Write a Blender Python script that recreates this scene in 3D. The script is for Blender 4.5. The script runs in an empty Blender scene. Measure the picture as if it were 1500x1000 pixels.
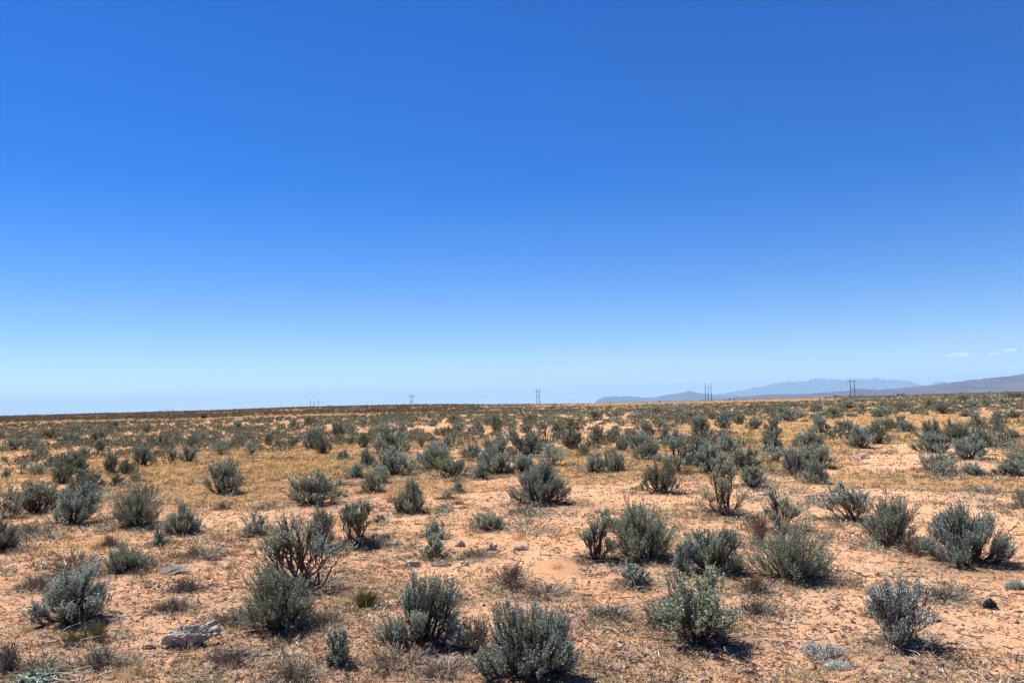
import bpy, math
import numpy as np
from mathutils import Vector, Matrix

sc = bpy.context.scene
COL = sc.collection
rad = math.radians

# ------------------------------------------------------------------ camera, sky, sun, exposure
EYE = 1.6
F = 1200.0                       # focal length in pixels of the 1500 px wide picture
PITCH = math.atan(93.0 / F)
ROLL = rad(-1.34)
cam_d = bpy.data.cameras.new('camera')
cam = bpy.data.objects.new('camera', cam_d)
COL.objects.link(cam)
cam_d.sensor_width = 36.0
cam_d.lens = 36.0 * F / 1500.0
cam_d.clip_start = 0.05
cam_d.clip_end = 400000.0
CAMROT = Matrix.Rotation(math.pi / 2 + PITCH, 3, 'X') @ Matrix.Rotation(ROLL, 3, 'Z')
cam.matrix_world = Matrix.Translation((0, 0, EYE)) @ CAMROT.to_4x4()
sc.camera = cam

SUN_AZ = rad(-52)                # measured from +Y towards +X
SUN_EL = rad(60)
world = bpy.data.worlds.new('World')
sc.world = world
world.use_nodes = True
wn = world.node_tree
for n in list(wn.nodes):
    wn.nodes.remove(n)
sky = wn.nodes.new('ShaderNodeTexSky')
sky.sky_type = 'NISHITA'
sky.sun_disc = False
sky.sun_elevation = SUN_EL
sky.sun_rotation = SUN_AZ % (2 * math.pi)
sky.altitude = 1700
sky.air_density = 1.0
sky.dust_density = 0.0
sky.ozone_density = 4.0
bg = wn.nodes.new('ShaderNodeBackground')
bg.inputs['Strength'].default_value = 0.060
wo = wn.nodes.new('ShaderNodeOutputWorld')
hs = wn.nodes.new('ShaderNodeHueSaturation')
hs.inputs['Saturation'].default_value = 1.45
hs.inputs['Hue'].default_value = 0.517
wn.links.new(sky.outputs[0], hs.inputs['Color'])
wn.links.new(hs.outputs[0], bg.inputs['Color'])
wn.links.new(bg.outputs[0], wo.inputs['Surface'])

sun_d = bpy.data.lights.new('sun', 'SUN')
sun_d.energy = 5.0
sun_d.angle = rad(0.5)
sun_d.color = (1.0, 0.95, 0.88)
sun = bpy.data.objects.new('sun', sun_d)
COL.objects.link(sun)
SUNV = Vector((math.sin(SUN_AZ) * math.cos(SUN_EL), math.cos(SUN_AZ) * math.cos(SUN_EL), math.sin(SUN_EL)))
sun.rotation_euler = SUNV.to_track_quat('Z', 'Y').to_euler()
sun.location = SUNV * 50

sc.view_settings.view_transform = 'Standard'
sc.view_settings.look = 'None'
sc.view_settings.gamma = 1.0
sc.view_settings.exposure = 1.20
sc.cycles.max_bounces = 5
sc.cycles.diffuse_bounces = 1
sc.cycles.transparent_max_bounces = 8
sc.cycles.volume_bounces = 0

# ------------------------------------------------------------------ noise and terrain
_t = np.random.RandomState(7).rand(256, 256)

def vn(x, y, s=0):
    x = np.asarray(x, float) + s * 17.37
    y = np.asarray(y, float) + s * 5.91
    ix = np.floor(x).astype(np.int64); iy = np.floor(y).astype(np.int64)
    fx = x - ix; fy = y - iy
    fx = fx * fx * (3 - 2 * fx); fy = fy * fy * (3 - 2 * fy)
    a = _t[ix & 255, iy & 255]; b = _t[(ix + 1) & 255, iy & 255]
    c = _t[ix & 255, (iy + 1) & 255]; d = _t[(ix + 1) & 255, (iy + 1) & 255]
    return (a * (1 - fx) + b * fx) * (1 - fy) + (c * (1 - fx) + d * fx) * fy

def fbm(x, y, s=0, o=4):
    v = 0.0; a = 0.5; t = 0.0
    for k in range(o):
        v = v + a * vn(x * 2 ** k, y * 2 ** k, s + k); t += a; a *= 0.5
    return v / t

def ss(a, b, x):
    t = np.clip((np.asarray(x, float) - a) / (b - a), 0, 1)
    return t * t * (3 - 2 * t)

EU = [-400, 0, 300, 450, 600, 700, 760, 850, 1000, 1200, 1350, 1500, 1900]
EE = [-0.8, -0.4, 0.8, 3.0, 2.8, 0.9, 0.2, -0.2, -0.6, 0.1, 0.6, 1.2, 1.6]

def terrain(x, y):
    x = np.asarray(x, float); y = np.asarray(y, float)
    r = np.hypot(x, y)
    az = np.arctan2(x, y)
    u = 750 + F * np.tan(np.clip(az, -0.75, 0.75))
    E = np.interp(u, EU, EE)
    left = 1 - ss(660, 860, u)
    RR = 1300 - 640 * left
    r0 = 320 - 110 * left
    hr = 1.6 + RR * E / F
    h = hr * ss(0, 1, (r - r0) / (RR * 1.05 - r0))
    fall = np.clip((r - RR * 1.05) * 0.012, 0, 40)
    h = h - fall
    fade = np.clip(1 - r / 400, 0, 1)
    h = h + (fbm(x / 9.0, y / 9.0, 3) - 0.5) * 0.22 * ss(6, 30, r) * fade
    h = h + (fbm(x / 1.7, y / 1.7, 11) - 0.5) * 0.11 * np.clip(1 - r / 120, 0, 1)
    h = h + (fbm(x / 0.32, y / 0.32, 21, 4) - 0.5) * 0.042 * np.clip(1 - r / 50, 0, 1)
    return h

_T = np.concatenate([np.linspace(2, 60, 3000), np.geomspace(60, 3000, 5000)[1:]])

def ray(u, v):
    d = CAMROT @ Vector(((u - 750) / F, -(v - 500) / F, -1.0))
    return np.array(d)

def place(u, v):
    d = ray(u, v)
    s = 1 / math.hypot(d[0], d[1])
    X = d[0] * s * _T; Y = d[1] * s * _T; Z = EYE + d[2] * s * _T
    k = np.nonzero(Z <= terrain(X, Y))[0]
    i = k[0] if len(k) else len(_T) - 1
    return float(X[i]), float(Y[i]), float(_T[i])

def at_dist(u, r):
    d = ray(u, 593.0 - (u - 750) * 0.0233)
    s = r / math.hypot(d[0], d[1])
    return d[0] * s, d[1] * s

_RT = np.array(CAMROT.transposed())

def project(x, y, z):
    p = _RT @ np.array([x, y, z - EYE])
    return 750 + F * p[0] / -p[2], 500 - F * p[1] / -p[2], -p[2]

def gauss_blobs(x, y, blobs):
    g = np.zeros_like(np.asarray(x, float))
    for (u, v, w, h, a) in blobs:
        cx, cy, r = place(u, v)
        sw = w / F * r / 2
        _, c2, r2 = place(u, max(v - h / 2, 600)); _, c3, r3 = place(u, v + h / 2)
        sh = max((r2 - r3) / 2, 0.3)
        dx = (np.asarray(x) * cy - np.asarray(y) * cx) / r
        dy = (np.asarray(x) * cx + np.asarray(y) * cy) / r - r
        q = (dx / sw) ** 2 + (dy / sh) ** 2
        g = g + a * np.exp(-q * q * 0.8)
    return g

GOLD = [(440, 675, 330, 60, .9), (330, 690, 260, 45, .6), (180, 655, 380, 50, .3), (660, 648, 140, 22, .8), (860, 672, 170, 50, .85),
        (850, 700, 120, 22, .5), (1060, 640, 220, 50, .7), (1400, 620, 320, 34, 1.0), (1180, 612, 330, 34, .8), (1310, 702, 230, 26, .75),
        (1440, 712, 140, 30, .5), (690, 690, 120, 30, .45), (130, 690, 120, 25, .5), (1010, 665, 70, 20, .5), (60, 745, 100, 40, .35), (640, 720, 160, 30, .2),
        (250, 735, 90, 20, .25), (100, 770, 260, 60, .25), (540, 715, 300, 30, .3), (20, 900, 160, 140, .35), (520, 880, 120, 40, .35), (870, 880, 200, 40, .3), (330, 860, 90, 60, .3)]
BARE = [(1330, 665, 190, 34, 1.2), (1230, 725, 240, 22, .6), (1060, 675, 50, 10, .6), (610, 657, 100, 9, .9), (700, 740, 500, 50, .35),
        (1440, 675, 60, 20, .6), (280, 800, 200, 60, .3), (560, 735, 120, 30, .3)]

def grass_mask(x, y):
    r = np.hypot(x, y)
    g = 0.02 + 0.27 * ss(11, 26, r) + 0.2 * ss(50, 120, r)
    g = g + gauss_blobs(x, y, GOLD) * 0.75 - gauss_blobs(x, y, BARE) * 0.6
    g = g + (fbm(x / 2.2, y / 2.2, 31) - 0.5) * 1.0 + (fbm(x / 0.6, y / 0.6, 41, 3) - 0.5) * 0.9
    return np.clip(g, 0, 1)

# ------------------------------------------------------------------ mesh helpers
def tag(o, label=None, cat=None, group=None, kind=None):
    if label: o['label'] = label
    if cat: o['category'] = cat
    if group: o['group'] = group
    if kind: o['kind'] = kind
    return o

class MB:
    def __init__(s):
        s.v = []; s.q = []; s.t = []; s.n = 0
    def add(s, V, Q=None, T=None):
        V = np.asarray(V, np.float32).reshape(-1, 3)
        if Q is not None: s.q.append(np.asarray(Q, np.int64).reshape(-1, 4) + s.n)
        if T is not None: s.t.append(np.asarray(T, np.int64).reshape(-1, 3) + s.n)
        s.v.append(V); s.n += len(V)
    def mesh(s, name, mat, smooth=False, attrs=None):
        V = np.concatenate(s.v) if s.v else np.zeros((0, 3), np.float32)
        Q = np.concatenate(s.q) if s.q else np.zeros((0, 4), np.int64)
        T = np.concatenate(s.t) if s.t else np.zeros((0, 3), np.int64)
        me = bpy.data.meshes.new(name)
        me.vertices.add(len(V)); me.vertices.foreach_set('co', V.ravel())
        me.loops.add(Q.size + T.size)
        me.loops.foreach_set('vertex_index', np.concatenate([Q.ravel(), T.ravel()]).astype(np.int32))
        me.polygons.add(len(Q) + len(T))
        st = np.concatenate([np.arange(len(Q)) * 4, Q.size + np.arange(len(T)) * 3]).astype(np.int32)
        me.polygons.foreach_set('loop_start', st)
        try:
            me.polygons.foreach_set('loop_total', np.concatenate([np.full(len(Q), 4), np.full(len(T), 3)]).astype(np.int32))
        except Exception:
            pass
        me.polygons.foreach_set('use_smooth', np.full(len(Q) + len(T), smooth))
        for k, a in (attrs or {}).items():
            at = me.attributes.new(k, 'FLOAT', 'POINT')
            at.data.foreach_set('value', np.asarray(a, np.float32))
        me.update(calc_edges=True)
        me.materials.append(mat)
        return me
    def obj(s, name, mat, parent=None, smooth=False, attrs=None):
        o = bpy.data.objects.new(name, s.mesh(name, mat, smooth, attrs))
        COL.objects.link(o)
        if parent: o.parent = parent
        return o

def empty(name, loc, rz=0.0, scale=1.0):
    o = bpy.data.objects.new(name, None)
    o.empty_display_size = 0.1
    COL.objects.link(o)
    o.location = loc
    o.rotation_euler = (0, 0, rz)
    o.scale = (scale, scale, scale) if isinstance(scale, (int, float)) else scale
    return o

def unit(a):
    return a / np.maximum(np.linalg.norm(a, axis=-1, keepdims=True), 1e-9)

def tubes(mb, P, R, sides=4):
    P = np.asarray(P, float); R = np.asarray(R, float)
    if len(P) == 0: return
    N, k, _ = P.shape
    d = unit(P[:, -1] - P[:, 0])
    ref = np.where(np.abs(d[:, 2:3]) > 0.8, np.array([[1.0, 0, 0]]), np.array([[0, 0, 1.0]]))
    a = unit(np.cross(d, ref)); b = np.cross(d, a)
    ang = np.arange(sides) * 2 * math.pi / sides
    off = np.cos(ang)[None, :, None] * a[:, None] + np.sin(ang)[None, :, None] * b[:, None]
    V = P[:, :, None, :] + R[:, :, None, None] * off[:, None]
    i = np.arange(k - 1)[:, None]; j = np.arange(sides)[None]
    j2 = (j + 1) % sides
    q = np.stack([i * sides + j, i * sides + j2, (i + 1) * sides + j2, (i + 1) * sides + j], -1).reshape(-1, 4)
    Q = q[None] + (np.arange(N) * k * sides)[:, None, None]
    mb.add(V, Q)

def leaves(mb, B, D, L, W, rng):
    """lance-shaped leaves, one face each"""
    B = np.asarray(B); D = unit(np.asarray(D)); n = len(B)
    if n == 0: return
    r = unit(rng.normal(size=(n, 3)))
    s = unit(np.cross(D, r))
    L = np.asarray(L).reshape(-1, 1); W = np.asarray(W).reshape(-1, 1)
    up = np.cross(s, D)
    M = B + D * L * 0.62 + up * L * 0.06
    V = np.stack([B, M + s * W * 0.5, B + D * L, M - s * W * 0.5], 1)
    mb.add(V, np.arange(n * 4).reshape(n, 4))

# ------------------------------------------------------------------ materials
def mat(name):
    m = bpy.data.materials.new(name)
    m.use_nodes = True
    nt = m.node_tree
    for n in list(nt.nodes): nt.nodes.remove(n)
    out = nt.nodes.new('ShaderNodeOutputMaterial')
    return m, nt, out

def N(nt, t, **kw):
    n = nt.nodes.new(t)
    for k, v in kw.items():
        if k in ('i',): continue
        setattr(n, k, v)
    for k, v in (kw.get('i') or {}).items():
        n.inputs[k].default_value = v
    return n

def noise(nt, coord, scale, detail=3, rough=0.6):
    n = nt.nodes.new('ShaderNodeTexNoise')
    n.inputs['Scale'].default_value = scale
    n.inputs['Detail'].default_value = detail
    n.inputs['Roughness'].default_value = rough
    nt.links.new(coord, n.inputs['Vector'])
    return n.outputs['Fac']

def ramp(nt, fac, stops):
    r = nt.nodes.new('ShaderNodeValToRGB')
    cr = r.color_ramp
    while len(cr.elements) < len(stops): cr.elements.new(0.5)
    for e, (p, c) in zip(cr.elements, stops):
        e.position = p
        e.color = (*c, 1) if len(c) == 3 else c
    nt.links.new(fac, r.inputs[0])
    return r.outputs[0]

def mix(nt, fac, a, b, mode='MIX'):
    m = nt.nodes.new('ShaderNodeMix')
    m.data_type = 'RGBA'; m.blend_type = mode
    for sock, val in ((m.inputs[0], fac), (m.inputs[6], a), (m.inputs[7], b)):
        if isinstance(val, bpy.types.NodeSocket): nt.links.new(val, sock)
        elif isinstance(val, (tuple, list)): sock.default_value = (*val, 1)
        else: sock.default_value = val
    return m.outputs[2]

def math_n(nt, op, a, b=0.0, clamp=False):
    m = nt.nodes.new('ShaderNodeMath'); m.operation = op; m.use_clamp = clamp
    for k, v in ((0, a), (1, b)):
        if isinstance(v, bpy.types.NodeSocket): nt.links.new(v, m.inputs[k])
        else: m.inputs[k].default_value = v
    return m.outputs[0]

def leaf_mat(name, c1, c2, c3, scale=60, trans=0.13, rough=0.6):
    m, nt, out = mat(name)
    g = N(nt, 'ShaderNodeNewGeometry')
    oi = N(nt, 'ShaderNodeObjectInfo')
    tc = N(nt, 'ShaderNodeTexCoord')
    f = noise(nt, tc.outputs['Object'], scale, 1)
    f2 = noise(nt, tc.outputs['Object'], 7, 2)
    isl = g.outputs['Random Per Island']
    base = ramp(nt, isl, [(0.0, c1), (0.42, c2), (0.9, c3)])
    base = mix(nt, math_n(nt, 'MULTIPLY', f2, 0.25), base, c2)
    v = math_n(nt, 'ADD', math_n(nt, 'MULTIPLY', oi.outputs['Random'], 0.45), 0.78)
    v = math_n(nt, 'MULTIPLY', v, math_n(nt, 'ADD', math_n(nt, 'MULTIPLY', f, 0.5), 0.75))
    hsv = N(nt, 'ShaderNodeHueSaturation')
    nt.links.new(base, hsv.inputs['Color']); nt.links.new(v, hsv.inputs['Value'])
    d = N(nt, 'ShaderNodeBsdfDiffuse'); t = N(nt, 'ShaderNodeBsdfTranslucent')
    gl = N(nt, 'ShaderNodeBsdfGlossy', i={'Roughness': 0.45})
    nt.links.new(hsv.outputs[0], d.inputs['Color']); nt.links.new(hsv.outputs[0], t.inputs['Color'])
    mx = N(nt, 'ShaderNodeMixShader', i={0: trans})
    nt.links.new(d.outputs[0], mx.inputs[1]); nt.links.new(t.outputs[0], mx.inputs[2])
    mx2 = N(nt, 'ShaderNodeMixShader', i={0: 0.035})
    nt.links.new(mx.outputs[0], mx2.inputs[1]); nt.links.new(gl.outputs[0], mx2.inputs[2])
    nt.links.new(mx2.outputs[0], out.inputs['Surface'])
    return m

def solid_mat(name, c1, c2, scale=30, rough=0.9, bump=0.0, island=False, detail=4):
    m, nt, out = mat(name)
    tc = N(nt, 'ShaderNodeTexCoord')
    f = noise(nt, tc.outputs['Object'], scale, detail)
    if island:
        g = N(nt, 'ShaderNodeNewGeometry')
        f = math_n(nt, 'ADD', math_n(nt, 'MULTIPLY', f, 0.5), math_n(nt, 'MULTIPLY', g.outputs['Random Per Island'], 0.55))
    col = ramp(nt, f, [(0.3, c1), (0.7, c2)])
    p = N(nt, 'ShaderNodeBsdfPrincipled', i={'Roughness': rough})
    if 'Specular IOR Level' in p.inputs: p.inputs['Specular IOR Level'].default_value = 0.25
    nt.links.new(col, p.inputs['Base Color'])
    if bump:
        b = N(nt, 'ShaderNodeBump', i={'Strength': bump, 'Distance': 0.02})
        nt.links.new(noise(nt, tc.outputs['Object'], scale * 1.7, 5), b.inputs['Height'])
        nt.links.new(b.outputs[0], p.inputs['Normal'])
    nt.links.new(p.outputs[0], out.inputs['Surface'])
    return m

M = {}
M['sage'] = leaf_mat('sage_leaf', (0.05, 0.055, 0.036), (0.28, 0.335, 0.235), (0.72, 0.80, 0.62))
M['sage_blue'] = leaf_mat('sage_leaf_bluish', (0.055, 0.063, 0.046), (0.29, 0.365, 0.285), (0.72, 0.84, 0.72))
M['sage_green'] = leaf_mat('sage_leaf_green', (0.07, 0.077, 0.042), (0.31, 0.355, 0.24), (0.64, 0.71, 0.52))
M['sage_mid'] = leaf_mat('sage_leaf_painted_shade', (0.03, 0.034, 0.022), (0.155, 0.185, 0.13), (0.62, 0.70, 0.54))  # sage leaf darkened: shade between the leaves is put into the colour
M['sage_blue_mid'] = leaf_mat('sage_leaf_painted_shade_bluish', (0.033, 0.038, 0.028), (0.17, 0.215, 0.165), (0.64, 0.75, 0.62))  # bluish leaf with the shrub's self-shadowing painted in as darker tones
M['sage_green_mid'] = leaf_mat('sage_leaf_painted_shade_green', (0.038, 0.042, 0.022), (0.165, 0.19, 0.115), (0.42, 0.46, 0.31))  # green-grey leaf, colour lowered in place of shaded gaps
M['rabbit_mid'] = leaf_mat('bright_green_broom_stem', (0.09, 0.11, 0.02), (0.24, 0.27, 0.045), (0.46, 0.46, 0.12))
M['silver'] = leaf_mat('silver_leaf', (0.12, 0.135, 0.11), (0.36, 0.40, 0.34), (0.64, 0.69, 0.62))
M['rabbit'] = leaf_mat('green_broom_stem', (0.05, 0.05, 0.015), (0.15, 0.14, 0.045), (0.36, 0.30, 0.12))
M['dry_leaf'] = leaf_mat('dry_leaf', (0.06, 0.042, 0.028), (0.17, 0.125, 0.08), (0.38, 0.31, 0.21), trans=0.1)
M['rust'] = leaf_mat('rusty_dry_leaf', (0.16, 0.08, 0.025), (0.28, 0.15, 0.05), (0.40, 0.26, 0.10), trans=0.15)
M['straw'] = leaf_mat('straw_blade', (0.34, 0.24, 0.10), (0.50, 0.37, 0.17), (0.66, 0.53, 0.30), trans=0.3)
M['gold'] = leaf_mat('golden_grass', (0.18, 0.105, 0.03), (0.46, 0.295, 0.09), (0.72, 0.53, 0.24), scale=3, trans=0.3)
M['bark'] = solid_mat('dark_bark', (0.030, 0.024, 0.020), (0.085, 0.068, 0.055), 40)
M['deadwood'] = solid_mat('grey_dead_twig', (0.07, 0.055, 0.045), (0.36, 0.31, 0.25), 12, island=True)
M['twig_grey'] = solid_mat('pale_twig', (0.22, 0.19, 0.15), (0.48, 0.42, 0.34), 12, island=True)
M['tan_stalk'] = solid_mat('tan_stalk_bark', (0.16, 0.085, 0.04), (0.46, 0.34, 0.21), 12, island=True)
M['white'] = leaf_mat('woolly_white_leaf', (0.34, 0.34, 0.30), (0.52, 0.52, 0.47), (0.70, 0.70, 0.66), trans=0.1)
M['rock_tan'] = solid_mat('weathered_rock', (0.15, 0.125, 0.10), (0.62, 0.54, 0.45), 34, bump=1.0, detail=8)
M['rock_pale'] = solid_mat('pale_crusted_rock', (0.20, 0.145, 0.105), (0.58, 0.49, 0.40), 45, bump=1.0, detail=8)
M['rock_black'] = solid_mat('black_lava_rock', (0.012, 0.011, 0.011), (0.035, 0.03, 0.03), 40, bump=0.8)
M['rock_grey'] = solid_mat('dark_stone', (0.07, 0.055, 0.045), (0.20, 0.16, 0.13), 30, bump=0.8)
M['clod'] = solid_mat('grit', (0.06, 0.035, 0.025), (0.40, 0.23, 0.14), 5, island=True)
M['wood'] = solid_mat('weathered_pole_wood', (0.035, 0.028, 0.025), (0.075, 0.06, 0.05), 3)
M['metal'] = solid_mat('cable_metal', (0.10, 0.10, 0.11), (0.14, 0.14, 0.15), 1)
M['juniper'] = leaf_mat('juniper_scale_leaf', (0.016, 0.022, 0.012), (0.03, 0.042, 0.022), (0.055, 0.07, 0.035), scale=2, trans=0.1)
M['far_sage'] = leaf_mat('far_sage_leaf_painted_shade', (0.03, 0.03, 0.017), (0.09, 0.10, 0.062), (0.27, 0.29, 0.20), scale=0.5)  # far leaves coloured darker to paint in the self-shadow they lack
M['mound'] = solid_mat('red_dirt', (0.38, 0.18, 0.095), (0.47, 0.25, 0.14), 50, bump=0.7)

M['hill_scrub'] = leaf_mat('olive_scrub_leaf', (0.05, 0.038, 0.02), (0.12, 0.095, 0.05), (0.27, 0.21, 0.12), scale=0.3)  # olive-brown scrub, its colour also darkened to stand in for self-shadow

def ground_mat():
    m, nt, out = mat('red_desert_soil')
    L = nt.links
    tc = N(nt, 'ShaderNodeTexCoord'); co = tc.outputs['Object']
    ag = N(nt, 'ShaderNodeAttribute', attribute_name='grass').outputs['Fac']
    al = N(nt, 'ShaderNodeAttribute', attribute_name='litter').outputs['Fac']
    af = N(nt, 'ShaderNodeAttribute', attribute_name='far').outputs['Fac']
    n1 = noise(nt, co, 0.55, 5, 0.6)
    n2 = noise(nt, co, 7, 6, 0.7)
    n3 = noise(nt, co, 55, 4, 0.7)
    soil = ramp(nt, n2, [(0.28, (0.460, 0.232, 0.121)), (0.5, (0.589, 0.323, 0.171)), (0.72, (0.688, 0.414, 0.247))])
    soil = mix(nt, ramp(nt, n1, [(0.40, (0, 0, 0)), (0.72, (1, 1, 1))]), soil, (0.607, 0.370, 0.228))
    # fine grit speckle: dark grains and pale grains
    vo = N(nt, 'ShaderNodeTexVoronoi', i={'Scale': 48.0}); L.new(co, vo.inputs['Vector'])
    grit = math_n(nt, 'LESS_THAN', vo.outputs['Distance'], 0.22)
    pick = math_n(nt, 'LESS_THAN', noise(nt, co, 19, 3), 0.47)
    grit = math_n(nt, 'MULTIPLY', grit, pick)
    soil = mix(nt, math_n(nt, 'MULTIPLY', grit, 0.7), soil, (0.128, 0.068, 0.045))
    soil = mix(nt, math_n(nt, 'MULTIPLY', ramp(nt, n3, [(0.56, (0, 0, 0)), (0.68, (1, 1, 1))]), 0.45), soil, (0.188, 0.098, 0.060))
    # litter round plants
    lit = ramp(nt, noise(nt, co, 30, 4, 0.75), [(0.35, (0.075, 0.053, 0.038)), (0.6, (0.225, 0.158, 0.109)), (0.75, (0.338, 0.270, 0.203))])
    lf = math_n(nt, 'MULTIPLY', al, math_n(nt, 'ADD', noise(nt, co, 14, 5, 0.7), 0.35), clamp=True)
    soil = mix(nt, lf, soil, lit)
    # dry grass thatch
    th = ramp(nt, noise(nt, co, 24, 4, 0.75), [(0.32, (0.150, 0.086, 0.038)), (0.52, (0.345, 0.199, 0.086)), (0.72, (0.450, 0.292, 0.150))])
    gf = math_n(nt, 'ADD', math_n(nt, 'MULTIPLY', ag, 0.9), math_n(nt, 'SUBTRACT', noise(nt, co, 7, 5, 0.75), 0.80))
    gf = math_n(nt, 'MULTIPLY', gf, 2.6, clamp=True)
    col = mix(nt, math_n(nt, 'MULTIPLY', gf, 0.75), soil, th)
    am = N(nt, 'ShaderNodeAttribute', attribute_name='mound').outputs['Fac']
    col = mix(nt, am, col, (0.43, 0.205, 0.105))
    # far plain: grass and low scrub seen edge on
    fn = noise(nt, co, 0.05, 6, 0.75)
    fc = ramp(nt, fn, [(0.35, (0.14, 0.085, 0.04)), (0.5, (0.29, 0.165, 0.075)), (0.62, (0.39, 0.235, 0.11))])
    col = mix(nt, af, col, fc)
    p = N(nt, 'ShaderNodeBsdfDiffuse', i={'Roughness': 0.5})
    L.new(col, p.inputs['Color'])
    b1 = N(nt, 'ShaderNodeBump', i={'Strength': 0.85, 'Distance': 0.02}); L.new(noise(nt, co, 26, 6, 0.75), b1.inputs['Height'])
    b2 = N(nt, 'ShaderNodeBump', i={'Strength': 0.7, 'Distance': 0.008}); L.new(noise(nt, co, 110, 4, 0.7), b2.inputs['Height'])
    L.new(b1.outputs[0], b2.inputs['Normal']); L.new(b2.outputs[0], p.inputs['Normal'])
    L.new(p.outputs[0], out.inputs['Surface'])
    return m

# ------------------------------------------------------------------ plants: shape code
def curve_between(A, B, k, kink, rng, lift=1.15, out=0.85):
    """polylines from A to B (n,3): out first, then up"""
    n = len(A)
    s = np.linspace(0, 1, k)[None, :, None]
    D = B - A
    P = np.repeat(A[:, None], k, 1)
    P[:, :, :2] += D[:, None, :2] * s ** out
    P[:, :, 2:] += D[:, None, 2:] * s ** lift
    j = rng.normal(size=(n, k, 3)) * kink * np.linalg.norm(D, axis=1)[:, None, None]
    j[:, 0] = 0; j[:, -1] = 0
    return P + j

def shrub_mesh(seed, W, H, style='sage', lod=0, lean=(0, 0), dens=1.0):
    """returns dict of MB: foliage, branches, twigs, stalks"""
    rng = np.random.RandomState(seed)
    st = dict(sage=dict(lobes=12, bare=0.55, sh=(0.07, 0.16), leaf=(0.0140, 0.0048), spl=46, ang=0.42, up=1.05, rho=1.0, lr=0.095),
              vase=dict(lobes=8, bare=0.62, sh=(0.04, 0.10), leaf=(0.0145, 0.0048), spl=36, ang=0.5, up=1.1, rho=1.0, lr=0.12),
              bare=dict(lobes=9, bare=0.55, sh=(0.05, 0.11), leaf=(0.015, 0.0050), spl=18, ang=0.8, up=1.2, rho=1.0, lr=0.085),
              fan=dict(lobes=13, bare=0.42, sh=(0.05, 0.12), leaf=(0.016, 0.0048), spl=18, ang=0.6, up=1.0, rho=1.0, lr=0.13),
              broom=dict(lobes=11, bare=0.32, sh=(0.07, 0.15), leaf=(0.016, 0.0036), spl=26, ang=0.55, up=0.9, rho=1.0, lr=0.20),
              twiggy=dict(lobes=14, bare=0.5, sh=(0.05, 0.11), leaf=(0.014, 0.0052), spl=18, ang=0.4, up=0.8, rho=1.0, lr=0.16),
              low=dict(lobes=7, bare=0.1, sh=(0.03, 0.07), leaf=(0.015, 0.006), spl=18, ang=0.7, up=0.8, rho=1.0, lr=0.22),
              green=dict(lobes=7, bare=0.1, sh=(0.06, 0.15), leaf=(0.022, 0.0026), spl=9, ang=0.25, up=1.3, rho=0.9, lr=0.2),
              dead=dict(lobes=10, bare=0.2, sh=(0.04, 0.12), leaf=(0.010, 0.004), spl=4, ang=0.8, up=0.5, rho=1.0, lr=0.22))[style]
    if lean == (0, 0) and style in ('sage', 'broom', 'fan', 'twiggy', 'vase'): lean = tuple(rng.uniform(-0.12, 0.12, 2))
    size = max(0.35, min(2.2, W * H / 0.24))
    nl = int(st['lobes'] * min(1.5, max(0.7, size ** 0.35)))
    nlow = 0 if style in ('vase', 'green', 'dead', 'bare', 'fan', 'twiggy') else int(nl * 0.25)
    nl += nlow
    ph = rng.rand() * 6.28 + np.arange(nl) * 2.4
    rho = np.sqrt((np.arange(nl) + 0.5) / nl) * rng.uniform(0.8, 1.05, nl)
    rho[0] = rng.uniform(0, 0.25)
    if nlow:
        rho[:nl - nlow] = np.sqrt((np.arange(nl - nlow) + 0.5) / (nl - nlow)) * rng.uniform(0.75, 1.0, nl - nlow)
        rho[nl - nlow:] = rng.uniform(0.9, 1.12, nlow)
    lr = st['lr'] * W
    rx = np.maximum(W / 2 - lr * 0.75, W * 0.2)
    hz = np.sqrt(np.maximum(0.06, 1 - 0.80 * rho ** 2)) * rng.uniform(0.5, 1.08, nl)
    gap = rng.rand() * 6.283
    rho = rho * (1 - 0.45 * np.exp(-((np.cos(ph - gap) - 1) / 0.5) ** 2) * rng.rand())
    if style in ('low', 'dead'): hz = np.sqrt(np.maximum(0.10, 1 - 0.92 * rho ** 2)) * rng.uniform(0.7, 1.0, nl)
    if nlow: hz[nl - nlow:] = rng.uniform(0.22, 0.42, nlow)
    hz = hz / hz.max()
    shl = np.mean(st['sh']) * 0.8
    lobe = np.stack([rho * rx * np.cos(ph) + lean[0] * W * hz, rho * rx * np.sin(ph) + lean[1] * W * hz, np.maximum(hz * H - shl, 0.12 * H)], 1)
    spm = (3 if style in ('sage', 'fan', 'broom', 'low', 'twiggy') else 2) if lod == 0 else (2 if style == 'sage' else 1)
    nst = nl * spm
    li = np.repeat(np.arange(nl), spm)
    A = np.stack([rng.normal(size=nst) * 0.055 * W, rng.normal(size=nst) * 0.055 * W, np.full(nst, -0.02)], 1)
    B = lobe[li] + rng.normal(size=(nst, 3)) * lr * 0.35
    B[:, 2] = np.maximum(B[:, 2], 0.08 * H)
    P = curve_between(A, B, 6, 0.035, rng, lift=1.3 if style not in ('vase', 'bare') else 1.1, out=0.75)
    fo, br, tw, sk = MB(), MB(), MB(), MB()
    rb = (0.010 if style in ('sage', 'vase', 'bare') else 0.006) * (0.9 + 0.6 * W)
    if lod: rb *= 1.3
    RAD = rb * rng.uniform(0.6, 1.2, (nst, 1)) * np.linspace(1, 0.32, 6)[None]
    tubes(br, P, RAD, 5 if lod == 0 else 3)
    # secondaries
    nsec = {0: 4, 1: 3}[lod] if spm == 3 or (lod and spm == 2) else {0: 6, 1: 5}[lod]
    nsec = max(2, int(round(nsec * dens * size ** 0.25 * (0.55 if style == 'bare' else 1))))
    si = np.repeat(np.arange(nst), nsec)
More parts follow.
